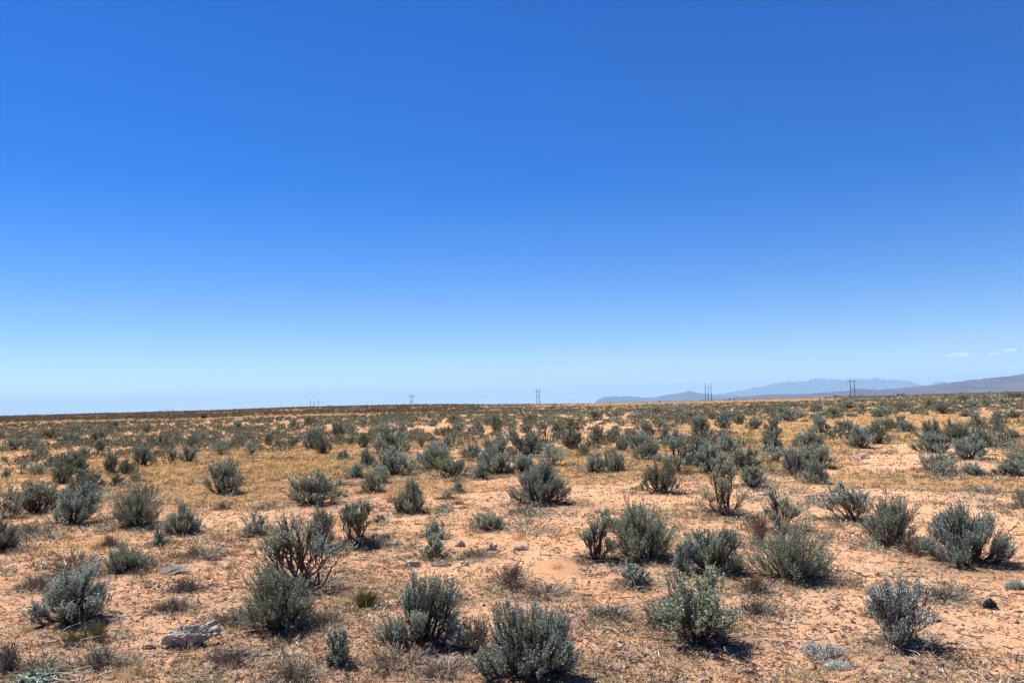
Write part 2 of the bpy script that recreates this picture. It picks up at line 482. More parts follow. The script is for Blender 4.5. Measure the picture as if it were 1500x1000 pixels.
    s = rng.uniform(st['bare'], 0.95, len(si)) if style != 'vase' else rng.uniform(st['bare'], 0.97, len(si))
    fi = s * 5; i0 = np.minimum(fi.astype(int), 4); fr = (fi - i0)[:, None]
    S0 = P[si, i0] * (1 - fr) + P[si, i0 + 1] * fr
    outw = unit(np.stack([lobe[li[si], 0], lobe[li[si], 1], np.full(len(si), 0.3 * H)], 1))
    E2 = P[si, -1] + rng.normal(size=(len(si), 3)) * lr * np.array([0.75, 0.75, 0.5])
    low = rng.rand(len(si)) < {'sage': 0.18, 'broom': 0.35, 'twiggy': 0.12, 'low': 0.4}.get(style, 0.08)
    E2[low] = S0[low] + (outw[low] * 0.6 + rng.normal(size=(low.sum(), 3)) * 0.35 + np.array([0, 0, 0.55])) * lr * 1.2
    E2[:, 2] = np.clip(E2[:, 2], S0[:, 2] * 0.9 + 0.01, None)
    P2 = curve_between(S0, E2, 4, 0.05, rng, lift=1.1)
    r2 = rb * 0.36
    tubes(br, P2, r2 * rng.uniform(0.7, 1.2, (len(si), 1)) * np.linspace(1, 0.45, 4)[None], 3)
    # bare black stems poking out of the crown
    npk = {'sage': 9, 'vase': 7, 'bare': 16, 'fan': 16, 'broom': 6, 'twiggy': 10}.get(style, 3)
    npk = npk if lod == 0 else max(2, npk // 2)
    pi_ = rng.randint(0, nst, npk)
    A_ = P[pi_, 3]; dd = unit(P[pi_, -1] - P[pi_, 2] + rng.normal(size=(npk, 3)) * 0.25 * W)
    dd[:, 2] = np.abs(dd[:, 2]) * 0.8 + 0.1
    B_ = A_ + dd * rng.uniform(0.25, 0.6, (npk, 1)) * H
    PK = curve_between(A_, B_, 4, 0.06, rng, 1, 1)
    tubes(br, PK, rb * 0.3 * np.linspace(1, 0.35, 4)[None] * np.ones((npk, 1)), 3)
    pj = np.repeat(np.arange(npk), 3)
    C_ = PK[pj, rng.randint(1, 3, len(pj))]
    tubes(br, curve_between(C_, C_ + unit(dd[pj] + rng.normal(size=(len(pj), 3)) * 0.6) * 0.16 * H, 3, 0.05, rng, 1, 1), rb * 0.17 * np.ones((len(pj), 3)), 3)
    # leafy shoots
    nsh = {0: 6 if style in ('sage', 'vase') else 8, 1: 7}[lod]
    if style == 'dead': nsh = 6
    if style == 'bare': nsh = 5
    hi = np.repeat(np.arange(len(si)), nsh)
    s3 = rng.uniform(0.45, 1.0, len(hi)); fi = s3 * 3; i0 = np.minimum(fi.astype(int), 2); fr = (fi - i0)[:, None]
    T0 = P2[hi, i0] * (1 - fr) + P2[hi, i0 + 1] * fr
    rd = unit(np.stack([T0[:, 0], T0[:, 1], np.abs(T0[:, 2]) * 0.5 + 0.02], 1))
    D = unit(rd * 0.75 + np.array([0, 0, st['up']]) + rng.normal(size=(len(hi), 3)) * (0.2 if style in ('sage', 'vase') else 0.3))
    SL = rng.uniform(*st['sh'], len(hi)) * (0.75 + 0.5 * min(1.3, W))
    T1 = T0 + D * SL[:, None]
    P3 = curve_between(T0, T1, 3, 0.06, rng, lift=1.0, out=1.0)
    if style == 'dead':
        tubes(tw, P3, np.full((len(hi), 3), 0.0018 if lod == 0 else 0.0035), 3)
    elif lod == 0:
        tubes(br, P3, np.full((len(hi), 3), 0.0013), 3)
    # leaves
    nlf = st['spl'] if lod == 0 else max(3, int(st['spl'] * 0.36))
    k = np.repeat(np.arange(len(hi)), nlf)
    s4 = rng.uniform(0.03, 1.0, len(k)) ** 0.75; fi = s4 * 2; i0 = np.minimum(fi.astype(int), 1); fr = (fi - i0)[:, None]
    LB = P3[k, i0] * (1 - fr) + P3[k, i0 + 1] * fr
    LD = D[k] + rng.normal(size=(len(k), 3)) * st['ang']
    ls = 1.0 if lod == 0 else 1.9
    LL = st['leaf'][0] * rng.uniform(0.6, 1.35, len(k)) * ls
    LW = st['leaf'][1] * rng.uniform(0.7, 1.3, len(k)) * ls * (1.15 if lod else 1)
    LB[:, 2] = np.maximum(LB[:, 2], 0.008)
    leaves(fo, LB, LD, LL, LW, rng)
    # bare pale twigs inside and sprawling at the foot
    nt_ = int({0: 80, 1: 8}[lod] * max(0.5, min(1.6, W / 0.5)))
    a = rng.rand(nt_) * 6.283; r0 = rng.uniform(0.05, 0.35, nt_) * W; ln = rng.uniform(0.12, 0.38, nt_) * W
    A = np.stack([np.cos(a) * r0, np.sin(a) * r0, rng.uniform(0.0, 0.10, nt_) * H], 1)
    a2 = a + rng.normal(size=nt_) * 0.8
    B = A + np.stack([np.cos(a2) * ln, np.sin(a2) * ln, rng.uniform(-0.05, 0.22, nt_) * H], 1)
    B[:, 2] = np.maximum(B[:, 2], 0.006)
    tubes(tw, curve_between(A, B, 4, 0.07, rng, 1, 1), rng.uniform(0.0012, 0.0035, (nt_, 1)) * np.linspace(1.2, 0.5, 4)[None] * (1 if lod == 0 else 1.8), 3)
    # splayed dead limbs lying low round the foot
    nr_ = int({0: 34, 1: 7}[lod] * max(0.5, min(1.5, W / 0.5)))
    if style not in ('green', 'low'):
        a = rng.rand(nr_) * 6.283; r0 = rng.uniform(0.0, 0.12, nr_) * W; ln = rng.uniform(0.25, 0.62, nr_) * W
        A = np.stack([np.cos(a) * r0, np.sin(a) * r0, rng.uniform(0.0, 0.06, nr_) * H], 1)
        a2 = a + rng.normal(size=nr_) * 0.25
        B = A + np.stack([np.cos(a2) * ln, np.sin(a2) * ln, rng.uniform(-0.02, 0.16, nr_) * H], 1)
        B[:, 2] = np.maximum(B[:, 2], 0.004)
        PR = curve_between(A, B, 5, 0.05, rng, 0.8, 1)
        tubes(br if style != 'twiggy' else tw, PR, rng.uniform(0.0016, 0.0045, (nr_, 1)) * np.linspace(1.3, 0.4, 5)[None] * (1 if lod == 0 else 1.7), 3)
    # slender tan stalks standing among the leaves
    ns = 24 if lod == 0 and style in ('sage', 'broom', 'vase', 'twiggy') else 0
    if ns:
        a = rng.rand(ns) * 6.283; q = np.sqrt(rng.rand(ns)) * W * 0.42
        A = np.stack([np.cos(a) * q * 0.6, np.sin(a) * q * 0.6, rng.uniform(0.0, 0.3, ns) * H], 1)
        B = np.stack([np.cos(a) * q, np.sin(a) * q, rng.uniform(0.35, 1.0, ns) * H], 1) + rng.normal(size=(ns, 3)) * 0.03
        tubes(sk, curve_between(A, B, 5, 0.06, rng, 1, 1), np.full((ns, 5), 0.0016), 3)
    # bring the whole plant to its measured width and height
    FV = np.concatenate((tw if style == 'dead' else fo).v)
    rw = np.percentile(np.hypot(FV[:, 0] - lean[0] * W * 0.6, FV[:, 1] - lean[1] * W * 0.6), 93)
    kx = float(np.clip(W * 0.5 / rw, 0.6, 1.8)); kz = float(np.clip(H / np.percentile(FV[:, 2], 99), 0.6, 1.6))
    for m_ in (fo, br, tw, sk):
        m_.v = [v_ * np.array([kx, kx, kz], np.float32) for v_ in m_.v]
    return dict(foliage=fo, branches=br, dead_twigs=tw, dry_stalks=sk)

STYLE_MAT = dict(fan='sage_green', bare='sage', sage='sage', vase='sage', broom='sage_green', twiggy='silver', low='sage_blue', green='rabbit', dead='dry_leaf')

def make_shrub(name, seed, W, H, style, lod, leaf=None, lean=(0, 0), dens=1.0):
    root = empty(name, (0, 0, 0))
    d = shrub_mesh(seed, W, H, style, lod, lean, dens)
    lk = leaf or STYLE_MAT[style]
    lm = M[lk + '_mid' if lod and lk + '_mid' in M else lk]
    mats = dict(foliage=lm, branches=M['deadwood' if style == 'dead' else 'bark'], dead_twigs=M['deadwood' if style != 'twiggy' else 'twig_grey'], dry_stalks=M['tan_stalk'])
    if style == 'green': mats['branches'] = lm
    for k, mb in d.items():
        if mb.n: mb.obj(k, mats[k], root)
    return root

def dup(root, loc, rz, scale):
    r = root.copy(); COL.objects.link(r)
    r.location = loc; r.rotation_euler = (0, 0, rz); r.scale = scale
    for ch in root.children:
        c = ch.copy(); COL.objects.link(c); c.parent = r
    return r

# ------------------------------------------------------------------ the plants of the photograph
# (u, v of the foot, width, height in pixels, style, leaf, lean, label, short phrase)
NEAR = [
 (768, 992, 138, 108, 'sage', 'sage_blue', (0, 0), 'broad blue-grey sagebrush cut by the bottom edge of the photo', 'the broad bottom-edge sagebrush'),
 (614, 946, 112, 100, 'sage', 'sage', (0.08, 0), 'tall dark-stemmed sagebrush with feathery top right and a bent pale twig in front', 'the bent-twig sagebrush'),
 (417, 922, 104, 90, 'broom', 'sage_green', (0, 0), 'dense rounded green-grey bush with a yellow patch at its foot', 'the yellow-footed green bush'),
 (448, 866, 118, 112, 'bare', 'sage', (-0.14, 0.05), 'large sagebrush with long bare black stems leaning left behind the green-grey bush', 'the big bare-stemmed sagebrush'),
 (497, 974, 42, 52, 'low', 'sage', (0, 0), 'small upright sagebrush on bare sand left of the bent-twig sagebrush', 'the small upright sagebrush'),
 (105, 912, 96, 78, 'sage', 'sage_blue', (0.03, 0), 'wide sagebrush with a black hollow centre and splayed dead sticks, at lower left', 'the black-centred sagebrush'),
 (1022, 946, 118, 106, 'fan', 'sage_green', (0.05, 0), 'spreading green-grey sagebrush with fanned stems and roots trailing to the right', 'the fan-stemmed sagebrush'),
 (1318, 948, 92, 92, 'twiggy', 'silver', (0, 0), 'silvery twiggy bush alone on bare sand with a sharp shadow', 'the lone silvery bush'),
 (1422, 828, 112, 82, 'sage', 'sage_blue', (0, 0), 'dense blue-grey sagebrush with black shaded underside near the right edge', 'the dense right-edge sagebrush'),
 (1157, 848, 102, 78, 'broom', 'sage_green', (0, 0), 'green-grey bush with a black core right of the fan-stemmed sagebrush', 'the black-cored green bush'),
 (1145, 780, 50, 62, 'vase', 'sage', (0, 0), 'narrow upright sagebrush standing directly behind the black-cored green bush', 'the narrow upright sagebrush'),
 (1046, 838, 80, 60, 'sage', 'sage', (0, 0), 'dark sagebrush directly behind the fan-stemmed sagebrush', 'the dark middle sagebrush'),
 (1008, 842, 36, 46, 'sage', 'sage_blue', (0, 0), 'small pale sagebrush clump touching the left side of the dark middle sagebrush', None),
 (932, 856, 44, 30, 'low', 'sage_blue', (0, 0), 'low flat-topped pale cushion-shaped sagebrush with a black shadow beneath', 'the low pale cushion sagebrush'),
 (940, 820, 96, 82, 'broom', 'sage_green', (0, 0), 'large rounded green-grey sagebrush in the centre with yellowish right side', 'the large rounded centre sagebrush'),
 (873, 822, 50, 72, 'vase', 'sage', (0, 0), 'slim vase-shaped sagebrush with dead limbs lying at its foot', 'the slim vase sagebrush'),
 (790, 740, 78, 60, 'sage', 'sage_blue', (0, 0), 'pale blue-grey sagebrush on open sand in the middle of the photo', 'the pale blue middle sagebrush'),
 (637, 787, 34, 24, 'low', 'sage', (0, 0), 'small pale sagebrush above the white stones, rear one of two', None),
 (638, 817, 34, 34, 'low', 'sage_green', (0, 0), 'small sagebrush beside the white stones, front one of two', 'the white-stone sagebrush'),
 (521, 800, 50, 64, 'vase', 'sage', (0.05, 0), 'black-stemmed sagebrush right of the big bare-stemmed one', 'the black-stemmed upright sagebrush'),
 (468, 806, 40, 60, 'broom', 'sage_green', (0, 0), 'green-grey sagebrush directly behind the big bare-stemmed sagebrush', None),
 (375, 785, 52, 36, 'low', 'sage', (0, 0), 'low spreading sagebrush behind and left of the big bare-stemmed sagebrush', 'the low spreading sagebrush'),
 (457, 740, 80, 46, 'sage', 'sage', (0.05, 0), 'wide sagebrush with bare black stems at the lower edge of the golden grass', 'the golden-edge sagebrush'),
 (600, 750, 46, 48, 'sage', 'sage', (0, 0), 'sagebrush with rusty brown grass at its foot right of the golden-edge sagebrush', 'the rusty-footed sagebrush'),
 (547, 721, 30, 30, 'sage', 'sage', (0, 0), 'small dark sagebrush behind and left of the rusty-footed sagebrush', None),
 (327, 723, 54, 52, 'sage', 'sage', (0, 0), 'dark sagebrush standing in the golden grass with a second top behind it', 'the golden-grass sagebrush'),
 (576, 664, 50, 40, 'sage', 'sage', (0, 0), 'rear half of the tall sagebrush thicket left of the bright green broom', None),
 (577, 697, 54, 40, 'sage', 'sage_blue', (0, 0), 'front half of the tall sagebrush thicket left of the bright green broom', 'the tall thicket'),
 (729, 676, 46, 40, 'sage', 'sage', (0, 0), 'rounded sagebrush right of the bright green broom', 'the rounded mid-field sagebrush'),
 (704, 702, 26, 24, 'sage', 'sage_blue', (0, 0), 'small pale sagebrush in front of the rounded mid-field sagebrush', None),
 (107, 767, 66, 54, 'sage', 'sage_blue', (0, 0), 'full blue-grey sagebrush on bare soil near the left edge', 'the full left-side sagebrush'),
 (203, 772, 66, 58, 'broom', 'sage_green', (0, 0), 'green-grey sagebrush with a rusty brown plant behind it', 'the rust-backed sagebrush'),
 (267, 782, 46, 40, 'sage', 'sage', (0, 0), 'dark compact sagebrush right of the rust-backed sagebrush', 'the dark compact sagebrush'),
 (233, 798, 24, 27, 'low', 'sage', (0, 0), 'tiny sagebrush below and left of the dark compact sagebrush', None),
 (181, 838, 56, 38, 'broom', 'sage_green', (0, 0), 'low green-grey sagebrush behind and right of the black-centred sagebrush', 'the low green left bush'),
 (6, 805, 44, 42, 'sage', 'sage', (0, 0), 'dark sagebrush cut by the left edge, front one of two', 'the front left-edge sagebrush'),
 (8, 760, 40, 46, 'vase', 'sage', (0, 0), 'twiggy sagebrush cut by the left edge, rear one of two', None),
 (1250, 764, 72, 54, 'vase', 'sage_blue', (-0.05, 0), 'blue-grey sagebrush with black fanned stems left of the twiggy dark bush', 'the black-fanned sagebrush'),
 (1308, 802, 74, 72, 'broom', 'sage', (0, 0), 'dark twiggy bush left of the dense right-edge sagebrush', 'the dark twiggy bush'),
 (1062, 755, 62, 82, 'bare', 'sage_green', (-0.05, 0), 'tall forked sagebrush with bare trunk-like stems and orange soil between them', 'the forked bare sagebrush'),
 (1092, 692, 66, 46, 'bare', 'sage', (0, 0), 'dark fan of stems behind the forked bare sagebrush', 'the dark stem fan'),
 (966, 722, 56, 48, 'sage', 'sage_green', (0, 0), 'sagebrush with dead black branches reaching out to its left', 'the dead-branched sagebrush'),
 (1018, 674, 38, 34, 'sage', 'sage', (0, 0), 'dark rounded sagebrush behind and right of the dead-branched sagebrush', 'the dark rounded sagebrush'),
 (869, 692, 30, 28, 'sage', 'sage_blue', (0, 0), 'left one of two touching sagebrush behind the slim vase sagebrush', None),
 (901, 690, 36, 32, 'sage', 'sage', (0, 0), 'right one of two touching sagebrush behind the slim vase sagebrush', 'the two touching sagebrush'),
 (946, 674, 34, 32, 'sage', 'sage', (0, 0), 'flat-topped sagebrush right of the two touching sagebrush', 'the flat-topped sagebrush'),
 (1166, 697, 38, 40, 'sage', 'sage_blue', (0, 0), 'bright blue-grey upright sagebrush, left of a side-by-side pair', 'the bright side-by-side pair'),
 (1199, 708, 30, 38, 'sage', 'sage_blue', (0, 0), 'narrower sagebrush, right of a bright side-by-side pair', None),
 (1382, 700, 52, 30, 'low', 'sage_blue', (0, 0), 'pale low sagebrush in front of the big right-hand thicket', 'the pale low right sagebrush'),
 (1358, 688, 24, 24, 'low', 'sage_blue', (0, 0), 'pale small sagebrush top touching the left of the pale low right sagebrush', None),
 (1416, 674, 54, 34, 'sage', 'sage_blue', (0, 0), 'wide front sagebrush of the right-hand thicket', 'the wide thicket-front sagebrush'),
 (1366, 664, 48, 30, 'sage', 'sage_blue', (0, 0), 'left front sagebrush of the right-hand thicket', 'the thicket-left sagebrush'),
 (1362, 643, 34, 28, 'sage', 'sage_green', (0, 0), 'rear left rounded sagebrush of the right-hand thicket', None),
 (1404, 650, 44, 34, 'sage', 'sage', (0, 0), 'tallest middle sagebrush of the right-hand thicket', None),
 (1442, 655, 36, 30, 'sage', 'sage', (0, 0), 'rear right dark sagebrush of the right-hand thicket', None),
 (1492, 678, 40, 38, 'broom', 'sage', (0, 0), 'dusty grey sagebrush cut by the right edge beside the right-hand thicket', 'the dusty right-edge sagebrush'),
 (1261, 657, 36, 34, 'sage', 'sage_blue', (0, 0), 'dark-shadowed sagebrush on the left edge of the bare pink patch', 'the pink-patch sagebrush'),
 (1287, 650, 30, 34, 'sage', 'sage', (0, 0), 'sagebrush touching the right side of the pink-patch sagebrush', None),
 (1183, 657, 42, 30, 'sage', 'sage', (0, 0), 'dark rounded sagebrush behind the bright side-by-side pair', 'the pair-backing sagebrush'),
 (1202, 634, 24, 28, 'sage', 'sage_blue', (0, 0), 'rounded tree-like sagebrush in golden grass behind the pair-backing sagebrush', 'the tree-like sagebrush'),
 (1239, 637, 28, 22, 'sage', 'sage', (0, 0), 'sagebrush leaning left between the tree-like and the pink-patch sagebrush', None),
 (1131, 640, 26, 26, 'sage', 'sage', (0, 0), 'rear one of two stacked sagebrush right of the dark stem fan', None),
 (1130, 662, 28, 32, 'sage', 'sage', (0, 0), 'front one of two stacked sagebrush right of the dark stem fan', 'the stacked sagebrush'),
 (1030, 642, 32, 34, 'sage', 'sage', (0, 0), 'tall full sagebrush in golden grass left of the three tall poles on the skyline', 'the tall full mid-field sagebrush'),
 (843, 658, 36, 28, 'sage', 'sage_green', (0, 0), 'full green-grey sagebrush behind the pale blue middle sagebrush', 'the full green mid sagebrush'),
 (780, 668, 28, 28, 'vase', 'sage_green', (0, 0), 'spiky sagebrush leaning right behind the pale blue middle sagebrush', 'the spiky leaning sagebrush'),
 (456, 657, 32, 30, 'sage', 'sage_blue', (0, 0), 'left one of two dark sagebrush behind the golden grass patch', None),
 (473, 664, 24, 30, 'sage', 'sage', (0, 0), 'right one of two dark sagebrush behind the golden grass patch', 'the golden-patch pair'),
 (1495, 742, 26, 38, 'broom', 'sage', (0, 0), 'grey sagebrush cut by the right edge above the dense right-edge sagebrush', None),
 (52, 1000, 56, 14, 'low', 'sage_blue', (0, 0), 'bright blue-grey sagebrush top at the bottom left corner', None),
 (10, 985, 44, 40, 'dead', 'dry_leaf', (0, 0), 'dry twiggy bush cut by the left edge near the bottom', None),
 (748, 860, 58, 34, 'dead', 'dry_leaf', (0, 0), 'flat mound of grey dead twigs behind the broad bottom-edge sagebrush', None),
 (105, 842, 74, 34, 'dead', 'dry_leaf', (0, 0), 'grey-brown dead bush directly behind the black-centred sagebrush', None),
 (290, 815, 56, 18, 'dead', 'dry_leaf', (0, 0), 'flat grey dead bush below the dark compact sagebrush', None),
 (160, 801, 22, 16, 'dead', 'rust', (0, 0), 'small brown dried bush left of the tiny sagebrush', None),
 (272, 865, 40, 18, 'dead', 'dry_leaf', (0, 0), 'small heap of grey dead twigs above the big tan rock', None),
 (968, 918, 60, 36, 'dead', 'dry_leaf', (0, 0), 'straw and grey dead brush on the left of the fan-stemmed sagebrush', None),
 (1110, 898, 46, 18, 'dead', 'dry_leaf', (0, 0), 'low dead brush right of the fan-stemmed sagebrush', None),
 (700, 955, 64, 44, 'dead', 'dry_leaf', (0, 0), 'tangle of pale dead twigs between the two big bottom-centre sagebrush', None),
 (590, 975, 110, 24, 'dead', 'dry_leaf', (0, 0), 'wide grey mat of dead twigs in front of the bent-twig sagebrush', None),
 (1112, 800, 34, 46, 'dead', 'rust', (0, 0), 'brown dead brush left of the black-cored green bush', None),
 (1105, 868, 44, 26, 'dead', 'rust', (0, 0), 'brown twig litter heap between the fan-stemmed and black-cored bushes', None),
 (1345, 812, 44, 26, 'dead', 'rust', (0, 0), 'rusty dead brush between the dark twiggy and dense right-edge bushes', None),
 (1288, 902, 34, 26, 'dead', 'silver', (0, 0), 'low silver-grey dead twigs behind the lone silvery bush', None),
 (215, 738, 44, 32, 'dead', 'rust', (0, 0), 'rusty brown plant behind the green-grey sagebrush at left', None),
 (30, 745, 54, 30, 'dead', 'dry_leaf', (0, 0), 'grey dry brush between the left edge and the full left-side sagebrush', None),
 (1115, 938, 0, 0, 'skip', None, (0, 0), None, None),
 (55, 862, 52, 20, 'dead', 'dry_leaf', (0, 0), 'grey dead brush mat left of the black-centred sagebrush', None),
 (255, 893, 50, 16, 'dead', 'dry_leaf', (0, 0), 'thin scatter of dead brush above and left of the big tan rock', None),
 (345, 912, 66, 18, 'dead', 'dry_leaf', (0, 0), 'grey dead brush mat between the big tan rock and the green-grey bush', None),
 (478, 915, 64, 22, 'dead', 'straw', (0, 0), 'tangled pale dead brush right of the yellow-footed green bush', None),
 (895, 905, 64, 18, 'dead', 'dry_leaf', (0, 0), 'low dead brush strip left of the fan-stemmed sagebrush straw clump', None),
 (800, 872, 64, 14, 'dead', 'straw', (0, 0), 'flat straw-coloured brush below the reddish dirt mound', None),
 (1000, 885, 50, 22, 'dead', 'rust', (0, 0), 'brown dead brush behind the fan-stemmed sagebrush', None),
 (1190, 836, 40, 22, 'dead', 'rust', (0, 0), 'dry brown brush at the right foot of the black-cored green bush', None),
 (60, 985, 70, 22, 'dead', 'straw', (0, 0), 'pale dead brush behind the bright corner sagebrush at bottom left', None),
 (150, 975, 70, 26, 'dead', 'dry_leaf', (0, 0), 'grey twig tangle behind the pale straw tuft at the bottom left', None),
 (340, 968, 64, 18, 'dead', 'dry_leaf', (0, 0), 'loose dead twigs below and right of the big tan rock', None),
 (440, 990, 80, 18, 'dead', 'dry_leaf', (0, 0), 'grey twig mat at the bottom edge left of the small upright sagebrush', None),
 (655, 990, 90, 22, 'dead', 'dry_leaf', (0, 0), 'dark twig mat at the bottom edge under the bent-twig sagebrush', None),
 (1215, 735, 60, 12, 'dead', 'straw', (0, 0), 'low straw-coloured brush left of the black-fanned sagebrush', None),
 (660, 880, 44, 16, 'dead', 'rust', (0, 0), 'small brown dead brush right behind the bent-twig sagebrush', None),
 (420, 800, 40, 14, 'dead', 'dry_leaf', (0, 0), 'grey litter brush behind the top of the big bare-stemmed sagebrush', None),
 (205, 832, 50, 22, 'dead', 'dry_leaf', (0, 0), 'grey-brown dead brush at the right foot of the low green left bush', None),
 (545, 800, 40, 18, 'dead', 'rust', (0, 0), 'brown dead brush at the right foot of the black-stemmed upright sagebrush', None),
 (1440, 722, 60, 12, 'dead', 'straw', (0, 0), 'pale dry brush strip above the dense right-edge sagebrush', None),
 (905, 775, 30, 16, 'dead', 'rust', (0, 0), 'brown dead brush behind the slim vase and the large rounded centre sagebrush', None),
 (700, 815, 50, 10, 'dead', 'straw', (0, 0), 'faint straw brush in the open sand by the white stones', None),
 (395, 745, 30, 12, 'dead', 'dry_leaf', (0, 0), 'small grey dead brush left of the golden-edge sagebrush', None),
 (45, 780, 60, 18, 'dead', 'dry_leaf', (0, 0), 'grey dead brush between the left edge and the full left-side sagebrush foot', None),
 (1380, 875, 60, 10, 'dead', 'dry_leaf', (0, 0), 'thin line of dead twigs on the sand above the lone silvery bush', None),
 (718, 776, 42, 24, 'broom', 'sage_green', (0, 0), 'low grey-green bush on open sand below the pale blue middle sagebrush', 'the low open-sand bush'),
 (770, 752, 40, 12, 'dead', 'dry_leaf', (0, 0), 'thin strip of dry brush left of the pale blue middle sagebrush foot', None),
 (641, 692, 40, 30, 'green', 'rabbit', (0, 0), 'bright yellow-green broom bush in the mid-field', 'the bright green broom'),
 (617, 678, 17, 15, 'green', 'rabbit', (0, 0), 'small yellow-green broom just left of the bright green broom', None),
 (684, 674, 14, 11, 'green', 'rabbit', (0, 0), 'small yellow-green broom right of the bright green broom', None),
 (128, 942, 62, 30, 'green', 'rabbit', (0, 0), 'olive wiry bush at the foot of the black-centred sagebrush', None),
 (535, 890, 38, 24, 'green', 'rabbit', (0, 0), 'small olive-green wiry plant left of the bent-twig sagebrush', None),
 (1130, 690, 22, 14, 'green', 'rabbit', (0, 0), 'small yellow-green plant at the right foot of the dark stem fan', None),
 (1100, 645, 22, 14, 'green', 'rabbit', (0, 0), 'small yellow-brown broom behind the dark stem fan', None),
 (78, 642, 14, 9, 'green', 'rabbit', (0, 0), 'far yellow-green broom in the left mid-field', None),
 (411, 918, 44, 22, 'green', 'rabbit', (0, 0), 'yellow-brown tuft at the foot of the rounded green-grey bush', None),
 (626, 692, 20, 16, 'low', 'sage_blue', (0, 0), 'small pale sagebrush at the left foot of the bright green broom', None),
 (1125, 938, 0, 0, 'skip', None, (0, 0), None, None),
]
MID = [(35, 694, 20, 18), (57, 695, 32, 20), (90, 708, 30, 26), (125, 719, 46, 32), (64, 672, 17, 22), (81, 683, 22, 15), (103, 680, 24, 25),
 (123, 671, 25, 17), (165, 692, 24, 28), (211, 683, 30, 30), (170, 712, 20, 17), (187, 694, 24, 22), (200, 706, 20, 18), (252, 677, 13, 17),
 (277, 676, 26, 24), (322, 666, 34, 26), (369, 667, 26, 21), (240, 653, 26, 17), (300, 648, 20, 17), (281, 656, 18, 18), (215, 634, 16, 13),
 (347, 631, 20, 16), (350, 653, 17, 16), (429, 654, 20, 20), (431, 630, 20, 17), (416, 641, 13, 11), (493, 642, 24, 24), (511, 634, 24, 18),
 (393, 652, 15, 15), (514, 650, 20, 11), (534, 655, 22, 22), (538, 685, 26, 28), (500, 673, 20, 13), (455, 623, 26, 14), (617, 654, 22, 24),
 (655, 658, 17, 20), (588, 632, 17, 15), (699, 637, 26, 20), (730, 634, 19, 26), (750, 645, 20, 17), (668, 620, 22, 13), (641, 638, 17, 13),
 (652, 638, 22, 14), (634, 624, 15, 12), (672, 634, 22, 16), (545, 640, 22, 18), (560, 630, 18, 14), (799, 646, 28, 32), (875, 650, 27, 28),
 (897, 648, 28, 24), (909, 660, 23, 16), (924, 644, 17, 15), (911, 624, 28, 14), (948, 638, 22, 22), (814, 622, 24, 15), (820, 636, 22, 18),
 (838, 632, 22, 20), (775, 622, 22, 16), (770, 634, 18, 16), (873, 616, 22, 16), (905, 612, 20, 14), (930, 614, 18, 12), (967, 633, 22, 20),
 (975, 645, 15, 20), (985, 653, 26, 14), (993, 651, 17, 22), (1059, 646, 26, 18), (1060, 627, 22, 22), (1064, 617, 20, 16), (1082, 620, 22, 18),
 (1104, 629, 22, 20), (997, 620, 15, 13), (991, 605, 26, 15), (1044, 614, 14, 12), (1012, 616, 24, 16), (1155, 617, 30, 20), (1172, 612, 22, 16),
 (1222, 612, 22, 16), (1240, 599, 26, 12), (1263, 601, 13, 13), (1285, 611, 26, 15), (1298, 632, 32, 26), (1316, 628, 26, 20), (1330, 633, 28, 17),
 (1318, 603, 32, 18), (1382, 606, 24, 18), (1413, 610, 17, 10), (1404, 602, 14, 9), (1366, 597, 24, 12), (1424, 598, 20, 14), (1446, 596, 14, 10),
 (1483, 612, 30, 13), (1459, 620, 15, 19), (1480, 644, 24, 16), (1467, 634, 18, 18), (1434, 627, 26, 22), (1474, 597, 30, 15), (1195, 603, 18, 12),
 (20, 660, 24, 18), (45, 655, 22, 16), (100, 652, 26, 17), (25, 645, 22, 14), (70, 643, 24, 16), (140, 645, 24, 17), (148, 660, 20, 16),
 (185, 650, 16, 14), (165, 628, 22, 12), (112, 634, 20, 12), (1145, 605, 18, 11), (1058, 604, 16, 10), (960, 606, 22, 13), (850, 614, 18, 12),
 (1485, 583, 30, 10), (1410, 586, 26, 10), (10, 700, 12, 12), (1127, 606, 14, 10), (590, 644, 18, 16), (561, 652, 20, 18), (716, 622, 18, 12),
 (8, 676, 12, 10), (395, 800, 18, 10), (655, 730, 20, 14), (672, 722, 18, 16), (558, 765, 16, 12), (648, 750, 18, 12), (1122, 708, 12, 12), (672, 705, 18, 10),
 (1376, 655, 20, 18), (566, 792, 14, 9), (1142, 665, 12, 12), (326, 745, 14, 12), (170, 760, 14, 8), (497, 712, 14, 12)]

plants = []      # every placed shrub: dict
near_rng = np.random.RandomState(5)
for i, e in enumerate(NEAR):
    if e[4] == 'skip': continue
    u, v, w, h, sty, leaf, lean, label, short = e
    x, y, r = place(u, v)
    dep = project(x, y, 0.0)[2]
    plants.append(dict(x=x, y=y, r=r, W=w / F * dep * 1.02, H=h / F * dep, st=sty, leaf=leaf, lean=lean, label=label, short=short, u=u, v=v, i=i))
mr = np.random.RandomState(9)
for (u, v, w, h) in MID:
    x, y, r = place(u, v)
    dep = project(x, y, 0.0)[2]
    plants.append(dict(x=x, y=y, r=r, W=w / F * dep, H=h / F * dep, st=['sage', 'sage', 'sage', 'sage', 'vase', 'broom'][mr.randint(6)], leaf=None,
                       lean=(0, 0), label=None, short=None, u=u, v=v, i=-1))

